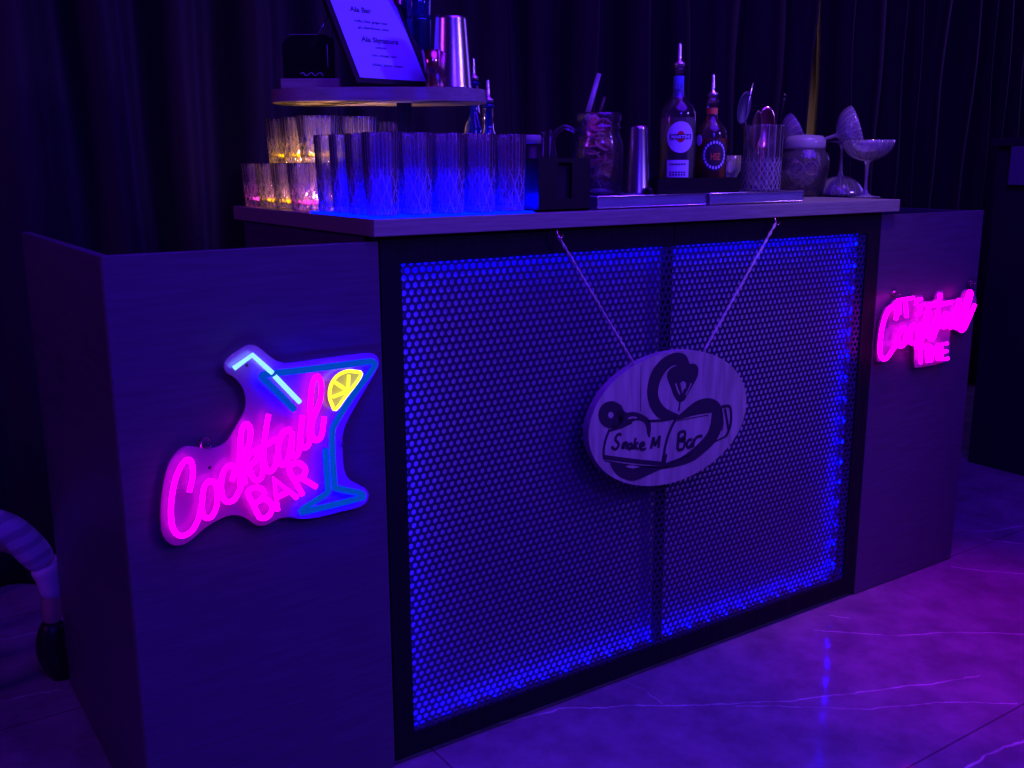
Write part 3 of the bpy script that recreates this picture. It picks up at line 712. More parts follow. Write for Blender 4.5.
# small plaque on a wood block
p = on_shelf(313, -.05)
o = empty('code_stand', p, -az); tag(o, 'small dark acrylic plaque in a pale wood block, left end of the upper shelf', 'sign')
bm = bmesh.new(); bx(bm, -.066, .062, -.02, .02, 0, .021, .002); new_obj('wood_block', bm, MT['wood'], o)
bm = bmesh.new()
pts = [(-.062, .021), (.050, .021), (.050, .104), (.030, .114), (-.030, .112), (-.050, .107), (-.062, .095)]
prism(bm, [Vector((x, -.003, z)) for x, z in pts], (0, .004, 0)); new_obj('acrylic_panel', bm, MT['acryl_dark'], o)
bm = bmesh.new()
tube(bm, catmull([Vector((-.025+.05*k/8, -.0045, .031+.004*math.sin(k*2.1))) for k in range(9)], 3), .0009, 5)
tube(bm, [Vector((.036, -.0045, .045)), Vector((.036, -.0045, .092))], .0008, 5)
bx(bm, -.046, .016, -.0036, -.0031, .1135, .114); new_obj('marking', bm, pbr('pale_print', (.3, .3, .45), .6), o)
p = on_shelf(281, -.02)
bm = bmesh.new(); bx(bm, -.0012, .0012, -.03, .03, 0, .075, .0003)
o = new_obj('clear_divider', bm, MT['thin']); o.location = p; o.rotation_euler = (0, 0, -az); tag(o, 'thin clear acrylic sheet upright at the far left end of the shelf', 'acrylic sheet')

# leaning menu frame (faces right, leans back to the left)
al = math.radians(43)
Wf, Hf, Tf = .214, .33, .014
bl = on_shelf(357, -.120); bl.z = ST+.0095
rotz = -az+al
frame = empty('menu_frame', bl, rotz); tag(frame, 'tilted black picture frame holding a printed drinks menu, on the upper shelf', 'menu frame')
lean = math.radians(31)
inner = empty('tmp', (0, 0, 0)); bpy.data.objects.remove(inner)
Rl = Matrix.Rotation(-lean, 4, 'X')
def lx(x, y, z): return Rl @ Vector((x, y, z))
def leanbox(bm, x0, x1, y0, y1, z0, z1):
    s = len(bm.verts); t = bmesh.new(); bx(t, x0, x1, y0, y1, z0, z1, .0015)
    for v in t.verts: v.co = lx(*v.co)
    me = bpy.data.meshes.new('t'); t.to_mesh(me); bm.from_mesh(me); t.free(); bpy.data.meshes.remove(me)
bm = bmesh.new(); fb = .013
leanbox(bm, 0, Wf, 0, Tf, 0, fb); leanbox(bm, 0, Wf, 0, Tf, Hf-fb, Hf); leanbox(bm, 0, fb, 0, Tf, fb, Hf-fb); leanbox(bm, Wf-fb, Wf, 0, Tf, fb, Hf-fb)
new_obj('frame_moulding', bm, MT['black'], frame)
bm = bmesh.new(); leanbox(bm, fb-.002, Wf-fb+.002, .008, .010, fb-.002, Hf-fb+.002); new_obj('menu_sheet', bm, MT['paper'], frame)
def mt(body, x, z, size, off=0.0):
    cu = text_mesh('menu_text', body, size, MT['ink_text'], frame, (0, 0, 0), (0, 0, 0), shear=.25, offset=off, extr=.0003)
    T = Rl @ Matrix.Translation((x, .0072, z)) @ Matrix.Rotation(PI/2, 4, 'X')
    cu.data.transform(T)
mt('Ala Bar', Wf*.42, .190, .019, .0004); mt('vodka, lime, ginger beer', Wf*.5, .163, .0095); mt('gin, elderflower, tonic', Wf*.5, .146, .0095)
mt('Ala Signature', Wf*.52, .112, .019, .0004); mt('cocktails', Wf*.5, .096, .009); mt('rum, orange, mint', Wf*.5, .075, .0095); mt('whisky, lemon, bitters', Wf*.5, .050, .0095)
# strut behind: thin wire from the upper back down to the shelf
bm = bmesh.new(); a = lx(Wf*.1, .018, Hf*.60)
bpy.context.view_layer.update()
tgt = frame.matrix_world.inverted() @ on_shelf(292, .03)
tgt.z = .004
tube(bm, [a, tgt], .0016, 6); new_obj('easel_strut', bm, MT['steel'], frame)

# bar tools on the shelf
def simple_lathe(name, prof, mat, loc, lab, cat, seg=40, rot=None, group=None):
    bm = bmesh.new(); lathe(bm, prof, seg); o = new_obj(name, bm, mat, smooth=True); o.location = loc
    if rot: o.rotation_euler = rot
    if lab: tag(o, lab, cat, group)
    return o
def tin(H, R, r, t=.0012):   # inverted mixing tin: closed top, open foot
    return [(0, H), (r*.9, H), (r, H-.004), (r, H-.008), (R-.001, .006), (R, .003), (R, 0), (R-t, 0), (R-t-.0005, .006), (r-t, H-.009), (0, H-.003)]
sc_ = (dd)/F_PX
shk = simple_lathe('mixing_tin', tin(.153, .0455, .034), MT['steel'], on_shelf(452, -.03), 'large polished steel mixing tin upside down on the upper shelf', 'mixing tin')
bm = bmesh.new(); lathe(bm, [(0, 0), (.0155, 0), (.0165, .003), (.0085, .027), (.0145, .033), (.0255-.004, .078), (.0205, .078), (.0135, .035), (.0, .030)], 32)
o = new_obj('jigger', bm, MT['copper'], smooth=True); o.location = on_shelf(432, -.075); tag(o, 'small double-ended copper jigger in front of the large steel tin', 'jigger')
o = simple_lathe('copper_cup', [(0, 0), (.017, 0), (.018, .004), (.022, .23), (.0215, .231), (.0205, .228), (.019, .006), (0, .004)], MT['copper'], on_shelf(402, .125), 'copper cup rising behind the menu frame', 'cup')
dk = empty('dark_shaker', on_shelf(421, .098)); tag(dk, 'dark blue shaker with bright blue glass top, between frame and steel tin', 'shaker')
bm = bmesh.new(); lathe(bm, [(0, 0), (.026, 0), (.028, .003), (.031, .160), (.0315, .164), (0, .164)], 40); new_obj('lower_tin', bm, pbr('dark_blue_metal', (.02, .05, .16), .25, metal=.8), dk, smooth=True)
bm = bmesh.new(); lathe(bm, [(.028, .1645), (.029, .168), (.032, .24), (.031, .241), (.027, .170), (0, .168)], 40, fn=lambda i, t, r, z: r+.0008*math.sin(14*t)); new_obj('upper_glass', bm, MT['cobalt'], dk, smooth=True)

# bottles behind with pour spouts
def pourer(bm_, z, s=1.0, mi=0):
    lathe(bm_, [(0, z-.01), (.009*s, z-.01), (.009*s, z+.002), (.0125*s, z+.004), (.0125*s, z+.012), (.006*s, z+.016), (.0048*s, z+.020), (.0040*s, z+.050), (.0028*s, z+.054), (0, z+.054)], 20)
def plain_bottle(px, py_tip, back, H, R, lab):
    base = on_shelf(px, back); 
    b = empty('liquor_bottle', Vector((base.x, base.y, TOP+.001))); tag(b, lab, 'bottle', 'bottles behind the upper shelf')
    bm = bmesh.new(); lathe(bm, [(0, 0), (R*.95, 0), (R, .004), (R, H*.55), (R*.9, H*.63), (R*.45, H*.74), (.0135, H*.80), (.0125, H), (.0145, H), (.0145, H-.01), (0, H-.012)], 36); new_obj('glass_body', bm, MT['cobalt'], b, smooth=True)
    bm = bmesh.new(); pourer(bm, H, 1); new_obj('pour_spout', bm, MT['steel'], b, smooth=True)
t1 = aty(473, 58, on_shelf(473, .16).y); t2 = aty(487.5, 80, on_shelf(487, .10).y)
plain_bottle(474.5, 58, .16, t1.z-TOP-.055, .036, 'blue-lit bottle with a tall pour spout behind the steel tin')
plain_bottle(488.5, 80, .10, t2.z-TOP-.055, .032, 'lower blue-lit bottle with pour spout just right of the shelf end')

def on_counter(px, Y, py=200):       # point on the counter top at depth Y in photo column px
    lo = Vector((aty(px, py, Y).x, Y, TOP)); return lo
# dark container and tumbler right of the post
p = on_counter(486, .30)
o = box('storage_box', MT['black'], -.036, .036, -.04, .04, 0, .148, .004); o.location = (p.x, p.y, TOP+.001); o.rotation_euler = (0, 0, -.6); tag(o, 'black upright box behind the right end of the blue-lit highballs', 'box')
p = on_counter(517, .36)
o = simple_lathe('clear_tumbler', [(0, 0), (.028, 0), (.030, .004), (.0325, .148), (.031, .148), (.0285, .010), (0, .008)], MT['thin'], (p.x, p.y, TOP+.001), 'tall dim clear tumbler beside the black upright box', 'glass')
p = on_counter(530, .13)
jr = empty('ribbed_jar', (p.x, p.y, TOP+.001)); tag(jr, 'narrow black jar with ribbed translucent lid at the right end of the highballs', 'jar')
bm = bmesh.new(); lathe(bm, [(0, 0), (.021, 0), (.022, .003), (.022, .135), (0, .135)], 32); new_obj('jar_body', bm, MT['black'], jr, smooth=True)
bm = bmesh.new(); lathe(bm, [(.0, .1352), (.024, .1352), (.024, .150), (.022, .153), (0, .153)], 48, fn=lambda i, t, r, z: r+.0007*math.sin(24*t)); new_obj('ribbed_lid', bm, MT['lid'], jr, smooth=True)
# more small glasses dim under the shelf
p = on_counter(387, .655)
o = rk0.copy(); COL.objects.link(o); o.location = (p.x, p.y, trayz); tag(o, 'dim rocks glass beside the shelf post, standing on an upturned glass', 'glass', 'stacked rocks glasses on the left of the counter')
o = rk0.copy(); COL.objects.link(o); o.location = (p.x, p.y, TOP+.001); tag(o, 'rocks glass beneath the dim one beside the shelf post', 'glass', 'stacked rocks glasses on the left of the counter')
p = on_counter(430, .45)
o = simple_lathe('dim_goblet', [(0, 0), (.030, 0), (.030, .002), (.005, .006), (.004, .07), (.02, .085), (.030, .11), (.028, .142), (.0265, .142), (.028, .11), (.016, .088), (0, .080)], MT['thin'], (p.x, p.y, TOP+.001), 'dim stemmed goblet under the upper shelf, right of its post', 'glass')

# napkin / bar caddy
c0 = on_counter(538.5, .015, 185); c1 = on_counter(590, .015, 185)
cw = (c1-c0).length
cad = empty('bar_caddy', (c0.x, .015, TOP+.0008)); tag(cad, 'black plastic bar caddy with napkin slot beside the highballs', 'bar caddy')
Hc = aty(560, 158.6, .02).z-TOP
bm = bmesh.new()
w_ = cw
bx(bm, 0, w_, 0, .060, 0, .004); bx(bm, 0, w_*.36, 0, .004, 0, Hc); bx(bm, w_*.64, w_, 0, .004, 0, Hc)
bx(bm, w_*.36, w_*.64, .0, .004, 0, Hc*.24); bx(bm, w_*.36, w_*.64, .0, .004, Hc*.92, Hc)
bx(bm, 0, .004, .004, .06, 0, Hc); bx(bm, w_-.004, w_, .004, .06, 0, Hc); bx(bm, .004, w_-.004, .056, .06, 0, Hc); bx(bm, w_*.72, w_*.72+.003, .004, .056, 0, Hc*.95)
new_obj('caddy_body', bm, MT['black'], cad)
bm = bmesh.new(); bx(bm, .008, w_*.68, .012, .045, .005, Hc*.85, .002); o = new_obj('napkin_stack', bm, pbr('napkins_slot_shade', (.008, .007, .01), .9), None); o.location = cad.location; tag(o, 'stack of napkins coloured dark to shade the slot of the black bar caddy', 'napkins')  # black put into the napkins to imitate the shade inside the slot
for k, (px, h) in enumerate(((543, .150), (549, .153))):
    p = on_counter(px, .05); bm = bmesh.new(); tube(bm, [Vector((0, 0, .006)), Vector((.002*k, .0, h))], .0022, 8); bmesh.ops.create_uvsphere(bm, u_segments=10, v_segments=8, radius=.0045, matrix=Matrix.Translation((.002*k, 0, h)))
    o = new_obj('stirrer', bm, MT['thin'], smooth=True); o.location = (p.x, .050, TOP+.005); tag(o, ('left' if k == 0 else 'right')+' of two clear ball-tipped stirrers poking out of the bar caddy', 'stirrer')

# ------------------------------------------------------------------ steel trays, rack
def tray(x0, x1, y0, y1, lab):
    t = empty('steel_tray', (x0, y0, TOP+.0006)); tag(t, lab, 'tray'); w, d = x1-x0, y1-y0; h = .0265
    bm = bmesh.new(); bx(bm, 0, w, 0, d, h-.003, h, .001); bx(bm, 0, w, .0008, .003, .003, h-.003); bx(bm, 0, w, d-.003, d, 0, h-.003); bx(bm, 0, .003, .003, d-.003, 0, h-.003); bx(bm, w-.003, w, .003, d-.003, 0, h-.003)
    new_obj('tray_body', bm, MT['tray_steel'], t)
    bm = bmesh.new(); tube(bm, [Vector((.003, 0, .003)), Vector((w-.003, 0, .003)), Vector((w-.001, 0, .006)), Vector((w-.001, 0, h-.003)), Vector((w-.003, 0, h)), Vector((.003, 0, h)), Vector((.001, 0, h-.003)), Vector((.001, 0, .006))], .0016, 8, closed=True)
    new_obj('rim', bm, MT['steel'], t, smooth=True)
    return t
ta0, ta1 = on_counter(596.5, .02, 208).x, on_counter(706, .02, 204).x
tb0, tb1 = on_counter(709, .02, 204).x, on_counter(803, .02, 200).x
tray(ta0, ta1, .02, .24, 'long low brushed steel tray left of centre, under the tin and dried orange jar')
tray(tb0, tb1, .02, .24, 'low brushed steel tray on the right, under the cut mixing glass')
TZ = TOP+.0006+.0268
def ont(px, Y): v = aty(px, 190, Y); return Vector((v.x, Y, TZ))
r0 = ont(657, .06); r1 = ont(738, .06)
rk = box('bottle_rack', MT['black'], r0.x, r0.x+.112, .055, .175, TZ+.0002, TZ+.038, .003); 
bm = bmesh.new()
bpy.data.objects.remove(rk)
rack = empty('bottle_rack', (r0.x, .055, TZ+.0003)); tag(rack, 'low black rack holding the bases of the two labelled bottles', 'rack')
RW = r1.x-r0.x; bx(bm, 0, RW, 0, .004, 0, .034); bx(bm, 0, RW, .106, .11, 0, .034); bx(bm, 0, .004, .004, .106, 0, .034); bx(bm, RW-.004, RW, .004, .106, 0, .034); bx(bm, .004, RW-.004, .004, .106, 0, .002)
new_obj('rack_body', bm, MT['black'], rack)

# ------------------------------------------------------------------ labelled bottles
def arc_patch(bm, R, a0, a1, z0, z1, shape='rect', n=24, m=12, th=.0006, mi=0):
    """label bent round a bottle of radius R; angle 0 faces -Y"""
    def P(u, v, r):
        a = a0+(a1-a0)*u
        return Vector((r*math.sin(a), -r*math.cos(a), z0+(z1-z0)*v))
    if shape == 'rect': uv = [(i/n, 0) for i in range(n)]+[(1, j/m) for j in range(m)]+[(1-i/n, 1) for i in range(n)]+[(0, 1-j/m) for j in range(m)]
    else: uv = [(.5+.5*math.cos(2*PI*k/48), .5+.5*math.sin(2*PI*k/48)) for k in range(48)]
    c = bm.verts.new(P(.5, .5, R+th)); vs = []
    rings = []
    for s in (.25, .5, .75, 1):
        rings.append([bm.verts.new(P(.5+(u-.5)*s, .5+(v-.5)*s, R+th)) for u, v in uv])
    L = len(uv)
    for k in range(L): f = bm.faces.new((c, rings[0][k], rings[0][(k+1) % L])); f.material_index = mi
    for a, b in zip(rings[:-1], rings[1:]):
        for k in range(L): f = bm.faces.new((a[k], b[k], b[(k+1) % L], a[(k+1) % L])); f.material_index = mi
    bk = [bm.verts.new(P(u, v, R-.0002)) for u, v in uv]
    for k in range(L): f = bm.faces.new((rings[-1][k], bk[k], bk[(k+1) % L], rings[-1][(k+1) % L])); f.material_index = mi
def bent_text(name, body, size, mat, parent, R, z, ang=0, sx=1, th=.0014):
    t = text_mesh(name, body, size, mat, parent, (0, 0, 0), (0, 0, 0), offset=.0003, extr=.0002)
    for v in t.data.vertices:
        a = ang+v.co.x*sx/R; r = R+th+v.co.z*.5
        v.co = Vector((r*math.sin(a), -r*math.cos(a), z+v.co.y))
    return t
cz_ = lambda px, py, Y: aty(px, py, Y).z
# bottle 1: tall square-shouldered vermouth bottle
B1 = ont(675.5, .105); fa = math.atan2(B1.x-CAM.x, B1.y-CAM.y)   # azimuth of view, label turned to the room
b1 = empty('vermouth_bottle', (B1.x, B1.y, TZ+.0025), -fa*.9); tag(b1, 'tall clear vermouth bottle with an oval white Martini label', 'bottle')
z = lambda py: cz_(676, py, B1.y)-b1.location.z
px1 = (B1-CAM).dot(fw)/F_PX
R1 = 18.3*px1
zs, zn, zt, ztip = z(107), z(97), z(70), z(45)
bm = bmesh.new(); lathe(bm, [(0, 0), (R1*.96, 0), (R1, .004), (R1, z(128)), (R1*.98, z(114)), (R1*.86, z(107)), (R1*.55, z(101)), (R1*.34, z(95)), (R1*.27, z(88)), (R1*.26, z(72)), (R1*.30, z(71)), (R1*.30, z(68)), (0, z(68))], 48)
new_obj('glass_body', bm, MT['glass'], b1, smooth=True)
bm = bmesh.new(); lathe(bm, [(0, .004), (R1*.9, .004), (R1*.92, z(150)), (R1*.92, z(118)), (0, z(118))], 40); new_obj('vermouth', bm, MT['liquor_clear'], b1, smooth=True)
bm = bmesh.new(); arc_patch(bm, R1*.27, -PI*.98, PI*.98, z(97), z(76)); new_obj('neck_label', bm, pbr('blue_label', (.08, .14, .6), .5), b1)
bm = bmesh.new(); pourer(bm, z(68), 1.0); new_obj('pour_spout', bm, MT['steel'], b1, smooth=True)
lz = z(137); lh = 14.5*px1
bm = bmesh.new(); arc_patch(bm, R1, -.62, .86, z(153), z(122), 'oval'); new_obj('oval_label', bm, MT['label'], b1)
bm = bmesh.new(); arc_patch(bm, R1+.0007, -.10, .34, z(142.5), z(131.5), 'oval'); o = new_obj('label_disc', bm, MT['label_red'], b1)
bm = bmesh.new(); arc_patch(bm, R1+.0011, -.46, .70, z(139.4), z(134.6)); new_obj('label_band', bm, MT['label_dark'], b1)
bent_text('label_name', 'MARTINI', .0104, MT['label'], b1, R1, z(138.8), .12, 1.05, .0022)
bm = bmesh.new(); arc_patch(bm, R1, -.58, .62, z(177), z(160)); new_obj('lower_label', bm, MT['label'], b1)
bm = bmesh.new()
for py in (164, 172, 174.5):
    for q in range(6): arc_patch(bm, R1+.0006, -.42+q*.15, -.33+q*.15, z(py+.9), z(py-.7), n=2, m=2)
new_obj('fine_print', bm, MT['label_dark'], b1)
# bottle 2: round shouldered rum bottle
B2 = ont(709, .105); b2 = empty('rum_bottle', (B2.x, B2.y, TZ+.0025), -fa*.95); tag(b2, 'shorter round-shouldered rum bottle with orange lettering on a round label', 'bottle')
px2 = (B2-CAM).dot(fw)/F_PX; R2 = 16.0*px2
z = lambda py: cz_(709, py, B2.y)-b2.location.z
bm = bmesh.new(); lathe(bm, [(0, 0), (R2*.96, 0), (R2, .004), (R2, z(142)), (R2*.95, z(132)), (R2*.75, z(125)), (R2*.42, z(119.5)), (R2*.34, z(114)), (R2*.33, z(105)), (R2*.40, z(104)), (R2*.40, z(98)), (0, z(98))], 48)
new_obj('glass_body', bm, MT['glass'], b2, smooth=True)
bm = bmesh.new(); lathe(bm, [(0, .004), (R2*.9, .004), (R2*.92, z(150)), (R2*.92, z(139)), (0, z(139))], 40); new_obj('rum', bm, MT['liquor_amber'], b2, smooth=True)
bm = bmesh.new(); pourer(bm, z(98), 1.0); new_obj('pour_spout', bm, MT['steel'], b2, smooth=True)
bm = bmesh.new(); arc_patch(bm, R2*.345, -1.2, 1.2, z(114), z(108)); new_obj('neck_label', bm, MT['label_orange'], b2)
bm = bmesh.new(); arc_patch(bm, R2, -.62, 1.05, z(171), z(139), 'oval'); new_obj('round_label', bm, MT['label_dark'], b2)
bm = bmesh.new(); arc_patch(bm, R2+.0007, -.12, .58, z(163), z(148)); new_obj('centre_label', bm, pbr('label_navy', (.05, .02, .03), .5), b2)
bent_text('label_name', 'HSE', .0215, MT['label_orange'], b2, R2, z(159.8), .23, .62, .0024)
bm = bmesh.new()
for q in range(22):
    a = 2*PI*q/22; cxx = .215+.66*math.cos(a); czz = 155+12.6*math.sin(a)
    arc_patch(bm, R2+.0008, cxx-.055, cxx+.055, z(czz+1.5), z(czz-1.3), n=2, m=2)
new_obj('ring_lettering', bm, MT['label'], b2)
bm = bmesh.new(); arc_patch(bm, R2+.0008, -1.02, -.62, z(145.5), z(135), 'oval'); new_obj('round_seal', bm, MT['label'], b2)

# ------------------------------------------------------------------ jar of dried oranges
J = ont(598, .12); jar = empty('mason_jar', (J.x, J.y, TZ+.0004)); tag(jar, 'handled mason jar filled with dried orange slices', 'jar')
pj = (J-CAM).dot(fw)/F_PX; RJ = 25*pj
z = lambda py: cz_(598, py, J.y)-jar.location.z
bm = bmesh.new(); lathe(bm, [(0, .0), (RJ*.92, 0), (RJ, .005), (RJ, z(148)), (RJ*.96, z(141)), (RJ*.86, z(134)), (RJ*.84, z(130)), (RJ*.90, z(129)), (RJ*.90, z(127)), (RJ*.84, z(126)), (RJ*.84, z(122)), (RJ*.92, z(121)), (RJ*.92, z(116)), (RJ*.90, z(113)), (RJ*.82, z(112.5)), (RJ*.80, z(116)), (RJ*.78, z(132)), (RJ*.92, z(146)), (RJ*.93, .007), (0, .006)], 48)
new_obj('jar_glass', bm, MT['glass'], jar, smooth=True)
hd = (rt.x, rt.y); left = Vector((-hd[0], -hd[1], 0))
bm = bmesh.new(); tube(bm, catmull([left*RJ*.9+Vector((0, 0, z(132))), left*RJ*1.35+Vector((0, 0, z(127))), left*RJ*1.78+Vector((0, 0, z(137))), left*RJ*1.72+Vector((0, 0, z(158))), left*RJ*1.35+Vector((0, 0, z(172))), left*RJ*.95+Vector((0, 0, z(170)))], 6), .006, 12); new_obj('handle', bm, MT['glass'], jar, smooth=True)
def slice_mesh(name, R, mats):
    bm = bmesh.new(); n = 36
    for a, b, mi in ((.86*R, R, 0),):
        lathe(bm, [(a, .0012), (a, -.0012), (b, -.0014), (b, .0014), (a, .0012)], n, mi=0)
    for q in range(8):
        a0 = 2*PI*q/8+.07; a1 = 2*PI*(q+1)/8-.07
        pts = [(.10*R*math.cos((a0+a1)/2), .10*R*math.sin((a0+a1)/2))]+[(.82*R*math.cos(a0+(a1-a0)*k/5), .82*R*math.sin(a0+(a1-a0)*k/5)) for k in range(6)]
        prism(bm, [Vector((x, y, -.0010)) for x, y in pts], (0, 0, .002), mi=1)
    lathe(bm, [(0, .0004), (.86*R, .0004), (.86*R, -.0004), (0, -.0004)], n, mi=0)
    return new_obj(name, bm, mats)
orange0 = slice_mesh('orange_slice', .024, [MT['orange_rind'], MT['orange_flesh']])
names_o = []
rnd = random.Random(5); sl = []
toC = Vector((CAM.x-J.x, CAM.y-J.y, 0)).normalized(); side = Vector((-toC.y, toC.x, 0))
spots = []
lev = 0
ztop = z(124)
zz = .020
k = 0
placed = []
heights = []
while zz < ztop:
    for u in ((-.5, .5) if (len(heights) % 2 == 0) else (-.15, .62, -.7)):
        placed.append((u, zz+rnd.uniform(-.004, .004)))
    heights.append(zz); zz += .0185
for k, (u, zc) in enumerate(placed):
    o = orange0 if k == 0 else orange0.copy()
    if k: COL.objects.link(o)
    rr = RJ*.88 if zc < z(146) else RJ*.72
    depth = math.sqrt(max(0, 1-u*u))*(rr-.010)
    pos = J+side*(u*(rr-.022))*1.0+toC*min(depth*.45, rr-.026)*rnd.uniform(.3, 1)+Vector((0, 0, TZ+.0004-J.z+zc))
    o.location = pos
    nrm = (toC+side*rnd.uniform(-.7, .7)+Vector((0, 0, rnd.choice((-.6, .25, 1.1, 1.6))))).normalized()
    o.rotation_mode = 'QUATERNION'; o.rotation_quaternion = nrm.to_track_quat('Z', 'Y')
    s = rnd.uniform(.82, 1.0) if zc < z(140) else .72
    o.scale = (s, s, s)
    pl = 'left' if u < -.3 else ('right' if u > .3 else 'middle')
    hgt = ['lowest', 'second lowest', 'third', 'fourth', 'fifth', 'sixth', 'seventh', 'topmost'][min(7, min(range(len(heights)), key=lambda q: abs(heights[q]-zc)))]
    tag(o, 'dried orange slice in the handled jar, %s side of the %s layer' % (pl, hgt), 'orange slice', 'dried orange slices in the handled jar')
# tongs / straw standing in the jar
pA = J+side*-.0+Vector((0, 0, 0))
def rod(name, px0, py0, px1, py1, Y, r, mat, lab, cat, extra=0):
    a = aty(px0, py0, Y); b = aty(px1, py1, Y); bm = bmesh.new(); tube(bm, [a-(b-a)*extra, b], r, 12); o = new_obj(name, bm, mat, smooth=True); tag(o, lab, cat); return o
rod('wide_straw', 588, 112, 599, 74, J.y, .0058, MT['lid'], 'thick pale straw leaning out of the orange slice jar', 'straw', .35)
rod('thin_straw', 600, 111, 604.5, 97, J.y+.02, .0035, MT['dark_wood'], 'short dim rod beside the thick straw in the orange slice jar', 'rod', .6)

# small tin on the tray
T2 = ont(637, .085); pt2 = (T2-CAM).dot(fw)/F_PX
simple_lathe('small_tin', tin(aty(636, 126, .085).z-TZ, 13.2*pt2, 9*pt2), MT['steel'], (T2.x, T2.y, TZ+.0004), 'small steel mixing tin upside down between the orange jar and vermouth bottle', 'mixing tin')
q = ont(631, .03); o = box('tray_reflection', MT['steel'], -.026, .026, -.002, .002, 0, .0022, .0006); o.location = (q.x, .028, TZ+.0003); tag(o, 'steel strip standing in for a bright reflection on the left tray edge', 'reflection')  # added strip imitates a bright bar reflected at the tray
q = ont(647, .05)
simple_lathe('rubber_stopper', [(0, 0), (.010, 0), (.010, .012), (.008, .015), (0, .015)], MT['black'], (q.x, .045, TZ+.0003), 'small black rubber stopper standing at the foot of the small tin', 'stopper')

# ------------------------------------------------------------------ mixing glass and its tools
G = ont(760, .085); pg = (G-CAM).dot(fw)/F_PX; RG = 20.5*pg
HG = aty(760, 125.5, .085).z-TZ
mg = tumbler('mixing_glass', RG, RG*.96, HG, .010, seg=112, nd=12, amp=.0010, cut=.58, mat=MT['cut_fine']); mg.location = (G.x, G.y, TZ+.0004); tag(mg, 'straight cut-crystal mixing glass holding bar tools on the right tray', 'mixing glass')
def inG(px, py, dy=0): return aty(px, py, G.y+dy)
# dark leaf-shaped strainer with thin handle
st = empty('julep_strainer', inG(750, 180)); tag(st, 'dark round-bowled strainer with thin pointed handle standing in the mixing glass', 'strainer')
def spoon_bowl(bm, c, ax, nrm, L, W, depth=.006):
    ax = ax.normalized(); nrm = (nrm-ax*nrm.dot(ax)).normalized(); w = ax.cross(nrm); nu, nv = 20, 8
    top = []
    for i in range(nv+1):
        rr = i/nv; ring = []
        if i == 0: ring = [bm.verts.new(c+nrm*-depth)]
        else:
            for k in range(nu):
                t = 2*PI*k/nu; ring.append(bm.verts.new(c+ax*(L*rr*math.cos(t))+w*(W*rr*math.sin(t))-nrm*depth*(1-rr*rr)))
        top.append(ring)
    for a, b in zip(top[:-1], top[1:]):
        for k in range(nu):
            if len(a) == 1: f = bm.faces.new((a[0], b[k], b[(k+1) % nu]))
            else: f = bm.faces.new((a[k], b[k], b[(k+1) % nu], a[(k+1) % nu]))
            f.smooth = True
def tool(parts_, parent):
    for nm, bm, mat in parts_:
        o = new_obj(nm, bm, mat, recalc=False); sm = o.modifiers.new('t', 'SOLIDIFY'); sm.thickness = .0014; reparent(o, parent)
toCam = -fw
bm = bmesh.new(); spoon_bowl(bm, inG(744, 108, .0), inG(748, 92)-inG(740, 126), toCam+rt*.5, .040, .019); bmh = bmesh.new(); tube(bmh, [inG(757, 178), inG(745, 122), inG(749, 100), inG(753, 83)], [.002, .003, .0028, .0015], 8)
tool([('bowl', bm, pbr('smoked_steel', (.03, .03, .06), .45, metal=.2))], st)
reparent(new_obj('handle', bmh, MT['steel'], smooth=True), st)
# copper tongs, two lobes
tg = empty('copper_tongs', inG(765, 180)); tag(tg, 'pinkish copper tongs with rounded ends standing in the mixing glass', 'tongs')
for (x, y, L, W, ox) in ((765, 128, 21, 8.5, 0), (756, 130, 19, 4.4, -.006)):
    bm = bmesh.new(); spoon_bowl(bm, inG(x, y, ox), inG(x+2, y-15)-inG(x-2, y+15), toCam, L*pg, W*pg*1.15, .007)
    o = new_obj('spoon_end', bm, MT['copper'] if ox == 0 else MT['dark_wood'], recalc=False); sm = o.modifiers.new('t', 'SOLIDIFY'); sm.thickness = .0016; reparent(o, tg)
bm = bmesh.new(); tube(bm, [inG(764, 140), inG(762, 165), inG(761, 182)], .0025, 8); tube(bm, [inG(757, 142, -.006), inG(759, 165), inG(761, 182)], .0022, 8); reparent(new_obj('arm', bm, MT['copper'], smooth=True), tg)
bm = bmesh.new(); a = inG(770, 180); b = inG(784, 96); tube(bm, [a, b-(b-a)*.06, b], [.003, .0042, .0052], 12); bmesh.ops.create_uvsphere(bm, u_segments=12, v_segments=8, radius=.0065, matrix=Matrix.Translation(b))
tag(new_obj('muddler', bm, MT['black'], smooth=True), 'thin dark muddler with a rounded tip leaning out of the mixing glass', 'muddler')

# ------------------------------------------------------------------ ribbed jar with lime slices
def oc(px, Y): v = aty(px, 195, Y); return Vector((v.x, Y, TOP+.0008))
K = oc(802, .30); pk = (K-CAM).dot(fw)/F_PX; RK = 24.5*pk
z = lambda py: cz_(802, py, K.y)-K.z
kj = empty('ribbed_glass_jar', K); tag(kj, 'squat ribbed glass jar of dark dried citrus with a clear lid', 'jar')
bm = bmesh.new(); lathe(bm, [(0, 0), (RK*.70, 0), (RK*.78, .006), (RK*.98, z(172)), (RK, z(160)), (RK*.93, z(154)), (RK*.80, z(151)), (RK*.80, z(149)), (RK*.76, z(149)), (RK*.76, z(153)), (RK*.92, z(162)), (RK*.74, .010), (0, .010)], 72, fn=lambda i, t, r, zz_: r+(.0011*math.sin(28*t) if 1 < i < 7 else 0))
new_obj('jar_body', bm, glassy('ribbed_glass', clear=.7, refr=.2, diff=.08), kj, smooth=True)
bm = bmesh.new(); lathe(bm, [(0, z(149)), (RK*.80, z(149)), (RK*.82, z(147)), (RK*.82, z(141)), (RK*.70, z(136)), (0, z(134))], 48); new_obj('lid', bm, MT['lid'], kj, smooth=True)
